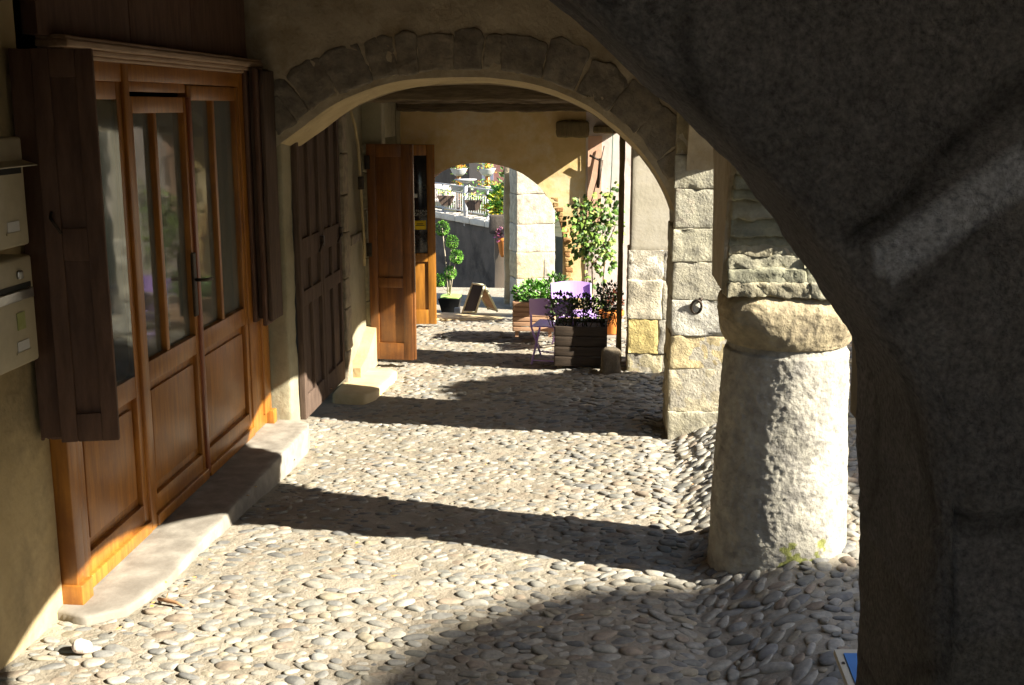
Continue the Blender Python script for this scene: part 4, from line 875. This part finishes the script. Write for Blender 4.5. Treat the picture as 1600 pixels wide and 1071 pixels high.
# ------------------------------------------------------------------ lilac bistro chairs
def chair(x, y, rz, label):
    t = thing('bistro_chair', label, 'chair', (x, y, gz(x, y)), 'lilac metal bistro chairs'); z0 = gz(x, y); ca, sa = math.cos(rz), math.sin(rz)
    def W(p): return (x+ca*p[0]-sa*p[1], y+sa*p[0]+ca*p[1], z0+p[2]*.88)
    mb = MB(); n = 12; vs = []; 
    for i in range(n+1):
        u = -1+2*i/n; yy = .16+.035*(1-u*u); top = .60+.02*(1-u*u)-.0
        for (dz, dy) in ((.455, 0), (top, .02), (top, .026), (.455, .006)): vs.append(W((u*.18, yy+dy, dz)))
    fs = [(i*4+k, i*4+(k+1) % 4, (i+1)*4+(k+1) % 4, (i+1)*4+k) for i in range(n) for k in range(4)]+[(0, 1, 2, 3), (n*4+3, n*4+2, n*4+1, n*4)]
    mb.add(vs, fs); mb.build('backrest', M['purple'], t)
    mb = MB(); 
    for k in range(6): mb.rb(0, 1, 0, 1, 0, 1, fn=lambda a_, b_, c_, k=k: W((-.17+.34*a_, -.16+.052*k+.045*b_, .335+.012*c_)), dims=(.34, .045, .012), r=.003, amp=0, seg=0, mins=1)
    mb.build('seat', M['purple'], t)
    for s_ in (-1, 1):
        mb = MB(); mb.tube([W((s_*.17, .17, .60)), W((s_*.17, .15, .34)), W((s_*.17, -.19, .0))], .009, 8); mb.build('leg', M['purple'], t)
        mb = MB(); mb.tube([W((s_*.155, -.15, .34)), W((s_*.155, .0, .18)), W((s_*.155, .2, .0))], .009, 8); mb.build('leg', M['purple'], t)
    for (w1, w2) in ((.17, -.17), (.155, .17)): mb = MB(); mb.tube([W((-w1, w2, .03)), W((w1, w2, .03))], .006, 6); mb.build('stretcher', M['purple'], t)
chair(-.37, 9.22, R(170), 'lilac metal chair in shade, its back toward the viewer, behind the dark planter')
chair(-.23, 9.66, R(12), 'lilac metal chair with a sunlit backrest, facing the viewer')

# ------------------------------------------------------------------ beyond the far arch
yy = 11.2; t = thing('topiary', 'clipped ball topiary on thin pale stems in a black pot', 'plant', (px(706, 488, 1, 12.7).x, 12.7, -.3))
mb = MB(); YT = 12.7; c = px(704, 492, 1, YT); x0, z0 = c.x, c.z
mb.add([(x0+sx*r_, YT+sy*r_, z_) for (r_, z_) in ((.075, z0-.02), (.125, z0+.2)) for (sx, sy) in ((-1, -1), (1, -1), (1, 1), (-1, 1))], [(0, 1, 5, 4), (1, 2, 6, 5), (2, 3, 7, 6), (3, 0, 4, 7), (4, 5, 6, 7), (0, 3, 2, 1)]); mb.build('pot', M['black'], t)
mb = MB(); mb.rb(x0-.11, x0+.11, YT-.11, YT+.11, z0+.195, z0+.215, r=.008, amp=.01, seg=.03, col=(.3, .45, .12)); mb.build('moss', M['leaf'], t)
mb = MB(); crown = MB(); r = random.Random(4)
balls = [(691, 357, .080), (706, 378, .070), (713, 401, .076), (703, 426, .070), (687, 438, .070)]
base = Vector((x0, YT, z0+.2))
for (bx, by, br) in balls:
    c = px(bx, by, 1, YT+r.uniform(-.04, .04)); mb.tube([base+Vector((r.uniform(-.03, .03), 0, 0)), base.lerp(c, .5)+Vector((r.uniform(-.02, .02), 0, 0)), c], [.008, .006, .005], 6, (.42, .36, .27))
    b_ = MB()
    for k in range(850):
        v = Vector((r.gauss(0, 1), r.gauss(0, 1), r.gauss(0, 1))).normalized(); rad = br*(r.uniform(.72, 1.0)+.08*noise.noise(v*3+c*9)); crown.leaf(c+v*rad*Vector((1, 1, .9)).length/1.68, v+Vector((r.gauss(0, .5), r.gauss(0, .5), r.gauss(0, .5))), (0, 0, 1), .020, .012, r.choice([(.10, .27, .02), (.15, .35, .03), (.06, .16, .015), (.03, .09, .01)]))
mb.build('stems', M['attr'], t); crown.build('crown', M['leaf'], t)
mb = MB(); a = px(714, 489, 1, 12.5); mb.rb(a.x-.03, a.x+.035, 12.5, 12.54, a.z-.02, a.z+.055, r=.006, amp=0, seg=.02); 
tag(mb.build('white_tile', M['white']), 'small pale tile leaning on the black topiary pot', 'tile')
# pavement edge
mb = MB(); slabmesh(mb, [(-3.0, 10.98), (.2, 11.12), (.2, 11.42), (-3.0, 11.42)], -.3, gz(-1.3, 11.2)+.012, bev=.01)
tag(mb.build('pavement', M['slab_yellow']), 'pale stone edging at the end of the walkway', kind='structure')
mb = MB(); mb.box(-5, 2.2, 11.43, 14.6, -3.6, -.30); tag(mb.build('path', M['mortar']), 'lower path beyond the end of the arcade', kind='structure')
# A-board
t = thing('chalkboard_sign', 'small folding chalkboard with a pale wooden frame, standing open', 'sign', (-1.2, 11.35, -.05))
ya = 11.25; A, B_ = px(738.5, 443, 1, ya+.05), px(757, 446, 1, ya-.04); C_b, D_b = px(722, 490.5, 1, ya), px(743, 490.5, 1, ya-.10); E_b = px(777, 487, 1, ya+.05); E2 = E_b+Vector((-.10, .12, .0))
fm = mat('pale_ash_wood', (.62, .60, .42), (.7, .67, .48), bump=.1)
mb = MB()
for p, q in ((A, B_), (A, C_b), (B_, D_b), (C_b.lerp(A, .06), D_b.lerp(B_, .06))): mb.tube([p, q], .013, 4)
mb.build('front_frame', fm, t); mb = MB(); mb.tube([B_, E_b], .013, 4); mb.tube([A, E2], .013, 4); mb.tube([E_b.lerp(B_, .08), E2.lerp(A, .08)], .008, 4); mb.build('rear_frame', fm, t)
n_v = (B_-A).cross(C_b-A).normalized()*.003
mb = MB(); mb.add([A-n_v, B_-n_v, D_b-n_v, C_b-n_v, A+n_v, B_+n_v, D_b+n_v, C_b+n_v], [(0, 1, 2, 3), (4, 7, 6, 5), (0, 4, 5, 1), (1, 5, 6, 2), (2, 6, 7, 3), (3, 7, 4, 0)]); mb.build('chalk_panel', M['black'], t)
mb = MB(); mb.add([A-n_v, B_-n_v, E_b-n_v, E2-n_v, A+n_v, B_+n_v, E_b+n_v, E2+n_v], [(0, 1, 2, 3), (4, 7, 6, 5), (0, 4, 5, 1), (1, 5, 6, 2), (2, 6, 7, 3), (3, 7, 4, 0)]); mb.build('rear_panel', M['planter'], t)

# sunlit stone pier behind the arch
t = thing('stone_pier', 'tall white sunlit pier of big blocks seen through the far arch', 'pier', (-.75, 13.2, -1))
a, b = px(807, 480, 1, 13), px(866, 480, 1, 13)
mb = MB(); th = R(20); cpx = Vector(((a.x+b.x)/2, 13.05, 0)); wd_ = (b.x-a.x)
zs_ = [-1.2, -.62, -.28, .06, .36, .68, 1.02, 1.4]
for i in range(len(zs_)-1):
    for (u0, u1) in (((0, .72), (.72, 1)) if i == 3 else ((0, 1),)):
        mb.rb(0, 1, 0, 1, 0, 1, fn=lambda p, q, r_: (cpx.x+math.cos(th)*((u0+(u1-u0)*p-.5)*wd_*1.05)-math.sin(th)*(q*.3), cpx.y+math.sin(th)*((u0+(u1-u0)*p-.5)*wd_*1.05)+math.cos(th)*(q*.3), zs_[i]+.0015+(zs_[i+1]-zs_[i]-.003)*r_), dims=((u1-u0)*wd_, .3, zs_[i+1]-zs_[i]), r=.010, amp=.008, seg=.05, seed=i, col=rnd.choice([(.40, .36, .285), (.44, .40, .33), (.38, .345, .29), (.42, .355, .24)]))
mb.build('masonry', M['stone'], t)
mb = MB(); mb.rb(a.x-.18, a.x-.01, 13.4, 13.8, -3.6, 2.6, r=.02, amp=.01, seg=.15); tag(mb.build('wall_end', M['plaster_dark']), 'dark wall end just left of the white sunlit pier', 'wall')

# retaining wall with railing, flower bowls, lamp
def far(x, y, Y): return px(x, y, 1, Y)
W0, W1 = far(640, 326, 29.5), far(775, 346, 25.7)       # top edge of the wall
t = thing('retaining_wall', 'dark rendered garden wall below the white railing', 'wall', (W0.x, W0.y, -3.6))
dv = (W1-W0); dv.z = 0; dn = dv.normalized(); nn = Vector((dn.y, -dn.x, 0)); ztop = (W0.z+W1.z)/2; Lw = dv.length+1.5
mb = MB(); st_ = Vector((W0.x, W0.y, 0))
def FB(mb, u0, u1, v0, v1, za, zb_, **k):
    kk = dict(r=.02, amp=0, seg=.4, mins=1); kk.update(k)
    mb.rb(0, 1, 0, 1, 0, 1, fn=lambda p, q, r_: tuple(st_+dn*(u0+(u1-u0)*p)+nn*(v0+(v1-v0)*q)+Vector((0, 0, za+(zb_-za)*r_))), dims=(u1-u0, abs(v1-v0), zb_-za), **kk)
FB(mb, -4, Lw, -.4, 0, -3.6, ztop-.14, amp=.01); mb.build('wall', M['retaining'], t)
mb = MB(); k = -4
while k < Lw-.7: FB(mb, k+.01, k+.73, -.42, .05, ztop-.14, ztop+.01, r=.025, amp=.005, seg=.1); k += .74
mb.build('coping', mat('coping_stone', (.44, .40, .34), (.54, .50, .43), bump=.3), t)
t = thing('railing', 'white metal railing on top of the dark garden wall', 'railing', (W0.x, W0.y, ztop)); hr = .70
mb = MB(); FB(mb, -3, Lw-.9, -.19, -.15, ztop+hr-.03, ztop+hr, r=.008, seg=0); FB(mb, -3, Lw-.9, -.185, -.155, ztop+hr-.17, ztop+hr-.15, r=.006, seg=0); FB(mb, -3, Lw-.9, -.185, -.155, ztop+.09, ztop+.115, r=.006, seg=0); mb.build('rails', M['white'], t)
k = -3; j = 0
while k < Lw-.95:
    mb = MB(); p_post = j % 10 == 0; r_ = .022 if p_post else .008; FB(mb, k-r_, k+r_, -.17-r_, -.17+r_, ztop+(0 if p_post else .1), ztop+hr-(0 if p_post else .16), r=.004, seg=0); mb.build('post' if p_post else 'baluster', M['white'], t); k += .115; j += 1
t = thing('garden_lamp', 'pale grey garden lamp with a shallow dish head before the railing', 'lamp', (far(728, 345, 25.9).x, 25.9, ztop))
c = far(728, 350, 27.0); h = far(728, 284, 27.0)
t.location = (c.x, 27.0, c.z)
mb = MB(); mb.tube([(c.x, 27.0, c.z-.05), (c.x, 27.0, h.z)], .052, 14); mb.build('pole', M['white'], t)
mb = MB(); mb.lathe([(.05, 0), (.08, .02), (.26, .09), (.265, .105), (.1, .11)], (c.x, 27.0, h.z-.05), 28); mb.build('dish', M['white'], t)
def bowlpole(cx_, Y, bowls, label, ybot):
    c0 = far(cx_, ybot, Y); top = far(cx_, 255, Y); t = thing('flower_pole', label, 'plant stand', (c0.x, Y, c0.z), 'wooden poles carrying white flower bowls')
    mb = MB(); mb.tube([(c0.x, Y, c0.z), (c0.x, Y, top.z+.15)], .062, 12); mb.build('pole', M['door_wood'], t)
    for (bx, by, r_) in bowls:
        c = far(bx, by, Y-.05); mb = MB(); mb.lathe([(.05, -.15), (r_*.45, -.14), (r_*.8, -.07), (r_*.97, .02), (r_*1.05, .04), (r_*.95, .03), (r_*.6, -.03)], (c.x, Y-.05, c.z), 28); o = mb.build('bowl', M['white'], t)
        r = random.Random(int(bx)); mb = MB()
        for k in range(120):
            a_ = r.uniform(0, 6.28); q = r_*r.uniform(0, 1.1); mb.leaf((c.x+math.cos(a_)*q, Y-.05+math.sin(a_)*q, c.z+.0+r.uniform(0, .16)-(.12 if q > r_*.98 else 0)), (r.gauss(0, 1), r.gauss(0, 1), r.uniform(.2, 1)), (0, 0, 1), .07, .04, r.choice([(.2, .38, .05), (.1, .22, .03), (.8, .6, .05), (.75, .22, .03), (.45, .45, .15)]))
        mb.build('flowers', M['leaf'], o)
bowlpole(717, 28.5, [(717, 266, .21), (716, 292, .21)], 'brown pole carrying two white flower bowls, left of the garden lamp', 345)
bowlpole(762, 28.0, [(761, 266, .21), (758, 293, .22), (772, 296, .16)], 'brown pole with white bowls of yellow trailing flowers, right of the lamp', 345)
for (bx, by, lab) in ((697, 309, 'small basket of yellow flowers hung on the railing left of the lamp'), (740, 316, 'brown trough of yellow flowers hung on the railing right of the lamp')):
    Y = 27.7 if bx < 710 else 26.6; c = far(bx, by, Y); t = thing('hanging_basket', lab, 'flower box', (c.x, Y, c.z), 'flower baskets hung on the railing')
    mb = MB(); mb.prism([(c.x-.10, c.z-.19), (c.x+.10, c.z-.19), (c.x+.21, c.z+.04), (c.x-.21, c.z+.04)], 1, Y-.1, Y+.1); mb.build('basket', M['old_wood'], t); r = random.Random(bx); mb = MB()
    for k in range(45): mb.leaf((c.x+r.uniform(-.2, .2), Y+r.uniform(-.1, .1), c.z+.05+r.uniform(0, .12)), (r.gauss(0, 1), r.gauss(0, 1), r.uniform(.2, 1)), (0, 0, 1), .09, .05, r.choice([(.2, .38, .05), (.8, .75, .05), (.7, .7, .6), (.3, .4, .1)]))
    mb.build('flowers', M['leaf'], t)
# flower bed and dark box on the right
Y = 21.0; a, b = far(764, 334, Y), far(802, 366, Y); t = thing('wall_planter', 'dark grey block planter standing on a tan wall', 'planter', ((a.x+b.x)/2, Y, b.z))
mb = MB(); mb.rb(a.x, b.x+.5, Y, Y+1.2, b.z, a.z-.03, r=.03, amp=.01, seg=.15); mb.build('trough', M['retaining'], t)
mb = MB(); a2 = far(771, 366, Y); mb.rb(a2.x, b.x+.4, Y+.1, Y+1.1, -3.6, b.z-.003, r=.02, amp=.01, seg=.2)
tag(mb.build('garden_wall', mat('tan_render', (.20, .155, .11), (.26, .205, .15), scale=1, bump=.3)), 'tan garden wall under the dark block planter', 'wall')
for k, (bx, by, rx_, rz_, n_l, cols, lab) in enumerate(((783, 318, .22, .30, 500, G1+[(.5, .5, .06), (.6, .55, .1)], 'yellow green flowering shrub above the dark block planter'), (790, 327, .2, .16, 260, G1+[(.8, .55, .1), (.75, .7, .6)], 'low mixed flowers on the dark block planter'), (798, 285, .18, .36, 160, [(.09, .17, .05), (.14, .24, .08)], 'tall sparse green shrub beside the pink building'), (772, 328, .16, .08, 130, [(.8, .62, .04), (.3, .4, .08)], 'low yellow flowers at the edge of the dark block planter'))):
    c = far(bx, by, Y+.4); t = thing('flowering_shrub', lab, 'plant', (c.x, Y+.4, a.z-.03), 'plants around the block planter'); bush('leaves', M['leaf'], t, (c.x, Y+.4, c.z), (rx_, .3, rz_), n_l, .12, cols, 90+k)
    mb = MB(); mb.tube([(c.x, Y+.4, a.z-.05), (c.x+.02, Y+.4, c.z)], [.015, .006], 6, (.15, .12, .06)); mb.build('stem', M['attr'], t)
c = far(786, 373, Y-.1); t = thing('wall_pot', 'terracotta pot of purple flowers hung on the tan wall', 'pot', (c.x, Y-.05, c.z-.3)); mb = MB(); mb.lathe([(.04, -.35), (.07, -.3), (.11, -.05), (.12, 0)], (c.x, Y-.02, c.z), 16); mb.build('pot', M['terracotta'], t)
bush('flowers', M['leaf'], t, (c.x, Y-.05, c.z+.06), (.14, .1, .12), 110, .08, [(.12, .03, .10), (.06, .05, .06), (.25, .06, .1)], 77)
# garden behind the railing
t = thing('garden_bench', 'pale pink garden bench end seen through the railing', 'bench', (far(697, 330, 31).x, 31, ztop))
c = far(697, 320, 31); mb = MB(); mb.rb(c.x-.35, c.x+.28, 30.9, 31.0, ztop+.12, ztop+.5, r=.02, amp=0, seg=0, mins=1); mb.build('backrest', M['plaster_pink'], t)
mb = MB(); mb.rb(c.x-.35, c.x+.28, 30.5, 30.9, ztop+.05, ztop+.12, r=.02, amp=0, seg=0, mins=1); mb.build('seat', M['plaster_pink'], t)
t = thing('garden_bed', 'loose green plants growing behind the white railing', 'plants'); r = random.Random(2); mb = MB()
for k in range(1500):
    u = r.uniform(1.2, Lw-.6); p = st_+dn*u-nn*r.uniform(.5, 1.6); mb.leaf((p.x, p.y, ztop+abs(r.gauss(0, .25))), (r.gauss(0, 1), r.gauss(0, 1), r.uniform(.2, 1.2)), (0, 0, 1), .14, .07, r.choice(G1+[(.4, .5, .3), (.6, .3, .2)]))
bpy.data.objects.remove(t); o = mb.build('garden_plants', M['leaf']); tag(o, 'loose green plants growing behind the white railing', kind='stuff')
tagp = MB(); FB(tagp, -6, Lw+8, -.42, -14, -3.6, ztop-.145, seg=0, r=.01); tag(tagp.build('terrace', mat('dull_lawn', (.05, .06, .03), (.10, .09, .06), scale=3), origin=(0, 0, 0)), 'garden terrace behind the railing', kind='structure')
# buildings behind
t = thing('background_house', 'dull pink house far behind the flower poles', 'building', (0, 38, -3.6))
a = far(733, 250, 38); b = far(830, 250, 38); mb = MB(); mb.box(a.x, b.x+3, 38, 46, -3.6, 6); mb.build('wall', M['pink_house'], t)
c, d = far(753, 240, 38), far(771, 292, 38); mb = MB(); mb.box(c.x, d.x, 37.93, 37.998, d.z, 1.5); mb.build('window_shutter', M['grey_blue'], t)
c, d = far(733, 250, 38), far(752, 292, 38); mb = MB(); mb.box(c.x, d.x, 37.95, 37.998, -3.6, 5.9); mb.build('dark_facade', mat('grey_pink_render', (.07, .05, .055), (.09, .07, .072), bump=.2), t)
c, d = far(770, 295, 38), far(802, 335, 38); mb = MB(); mb.box(c.x, d.x+1, 37.9, 37.996, d.z, c.z); mb.build('blue_base', M['grey_blue'], t)
mb = MB(); mb.prism([(a.x-.5, 6), (b.x+3.4, 6), ((a.x+b.x)/2+1.5, 8.5)], 1, 37.6, 46.4); mb.build('roof', M['tile'], t)
t = thing('barn', 'nearly black weathered barn wall behind the railing', 'building', (-6, 34, -3.6)); a = far(733, 250, 34); mb = MB(); mb.box(-16, a.x, 34, 37.5, -3.6, 6); mb.build('wall', M['dark_hill'], t); mb = MB(); mb.prism([(33.6, 6), (37.9, 6), (35.8, 7.5)], 0, -16.3, a.x+.02); mb.build('roof', M['tile'], t)

# ------------------------------------------------------------------ street side, out of frame or seen past the column
hx = 8.0; t = thing('street_house', 'cream house across the street with a low eave', 'building', (hx+3, 8, 0))
mb = MB(); mb.box(hx, hx+5, -16, 32, -3.6, 4.45); mb.build('wall', M['plaster'], t)
mb = MB(); mb.prism([(hx-.25, 4.45), (hx+5.2, 4.45), (hx+2.5, 5.6)], 1, -16.1, 32.1); mb.build('roof', M['tile'], t)
t = thing('street_house', 'unseen taller house behind the low one, roofline shaped to shade the foreground', 'building', (hx+3, -2, 0))
mb = MB(); dX = 8.5; poly = [(a_+.10-dX*.3153, b_+.02+dX*.6603) for a_, b_ in ((2.35, 4.6), (2.2, 4.95), (2.06, 5.12), (1.91, 5.35), (1.37, 5.68), (.86, 5.84), (-1, 6.0), (-12, 6.0))]; poly = [(poly[0][0], -.5)]+poly+[(poly[-1][0], -.5)]; mb.prism(poly, 0, hx+dX, hx+dX+6); mb.build('wall', M['plaster'], t)  # roof profile shaped to cast the soft shadow across the foreground paving
t = thing('shadow_caster_bush', 'unseen leafy mass added in the street to shade the walkway', 'bush', (3.1, 6.9, .1))  # stand-in caster, shaped to throw the shadow between the two piers
mb = MB(); mb.tube([(3.1, 6.92, .0), (3.1, 6.92, 1.2)], [.06, .04], 8, (.1, .07, .04)); mb.build('trunk', M['attr'], t); mb = MB(); r = random.Random(9)
for k in range(9000):
    v = Vector((r.gauss(0, 1), r.gauss(0, 1), r.gauss(0, 1))).normalized()*r.uniform(.55, 1)**.5; mb.leaf((3.1+v.x*.45, 7.02+v.y*.78, 1.32+v.z*1.30), v+Vector((r.gauss(0, .4), r.gauss(0, .4), r.gauss(0, .4))), (0, 0, 1), .13, .07, r.choice(G2))
mb.build('crown', M['leaf'], t)

# ------------------------------------------------------------------ small things on the ground
mb = MB(); c = px(130, 1016, 2, .02); mb.rb(c.x-.038, c.x+.038, c.y-.03, c.y+.03, c.z-.012, c.z+.042, r=.034, amp=.005, seg=.012, col=(.62, .52, .46)); tag(mb.build('loose_pebble', M['cobble']), 'loose round pale pink pebble lying on the paving near the wall', 'pebble')
mb = MB(); a, b = px(247, 936, 2, .02), px(287, 948, 2, .015); mb.tube([a, a.lerp(b, .35)+Vector((0, 0, .004)), a.lerp(b, .7)+Vector((.0, .006, .004)), b], [.007, .009, .007, .004], 7, (.30, .17, .09)); mb.tube([a.lerp(b, .3), a.lerp(b, .3)+Vector((-.01, .05, .012))], [.004, .002], 5, (.30, .17, .09)); tag(mb.build('twig', M['attr']), 'short brown twig beside the grey doorstep', 'twig')
mb = MB(); r = random.Random(5)
for (x, y_) in ((72, 963), (75, 966), (243, 944), (236, 950), (285, 921), (300, 912), (262, 915), (125, 960), (60, 985), (52, 992), (300, 905), (390, 778), (400, 765), (700, 640), (850, 985), (180, 990), (330, 880), (420, 800), (455, 745), (495, 700), (520, 610), (610, 905), (905, 965), (1085, 760), (1010, 650), (760, 730), (560, 850)):
    p = px(x, y_, 2, .015); mb.leaf(p+Vector((0, 0, .012)), (r.gauss(0, 1), r.gauss(0, 1), .2), (0, 0, 1), r.uniform(.02, .04), .018, r.choice([(.65, .48, .05), (.45, .25, .10), (.5, .36, .15)]))
tag(mb.build('leaf_litter', M['leaf'], origin=(0, 0, 0)), 'scattered yellow and brown dry leaf bits on the paving', kind='stuff')
# leaning blue sign by the near arch
t = thing('leaning_sign', 'blue panel with a cream border leaning behind the dark arch foot', 'sign', (.75, 2.75, .1))
a, b, c, d = px(1302, 1022, 1, 2.62), px(1322, 1075, 1, 2.50), px(1345, 1024, 1, 2.62), px(1340, 1200, 1, 2.45)
ex = Vector((.36, .06, -.02)); ez = (b-a).normalized()*.60; nv_ = ex.cross(ez).normalized(); nv_ = nv_ if nv_.y < 0 else -nv_
def panel(o0, u0, u1, w0, w1, th0, th1, m, nm):
    mb = MB(); P8 = [o0+ex.normalized()*u+ez.normalized()*v+nv_*q for q in (th0, th1) for (u, v) in ((u0, w0), (u1, w0), (u1, w1), (u0, w1))]; mb.add(P8, [(0, 1, 2, 3), (4, 7, 6, 5), (0, 4, 5, 1), (1, 5, 6, 2), (2, 6, 7, 3), (3, 7, 4, 0)]); return mb.build(nm, m, t)
panel(a, 0, .36, 0, .60, 0, .014, M['metal_cream'], 'frame'); panel(a, .018, .342, .018, .582, .0145, .017, M['blue'], 'printed_panel'); panel(a+Vector((.0, 0, 0)), .006, .012, .05, .056, .0145, .017, M['metal_dark'], 'screw')
panel(a-nv_*0, .1, .13, .02, .62, -.03, -.004, M['brown_paint'], 'support_leg')

# ------------------------------------------------------------------ bring everything to real size (built at four fifths)
K = 1.2
for o in list(sc.objects):
    if o.parent is None and o.type not in ('LIGHT',):
        o.location = o.location*K
        if o.type != 'CAMERA': o.scale = (K, K, K)
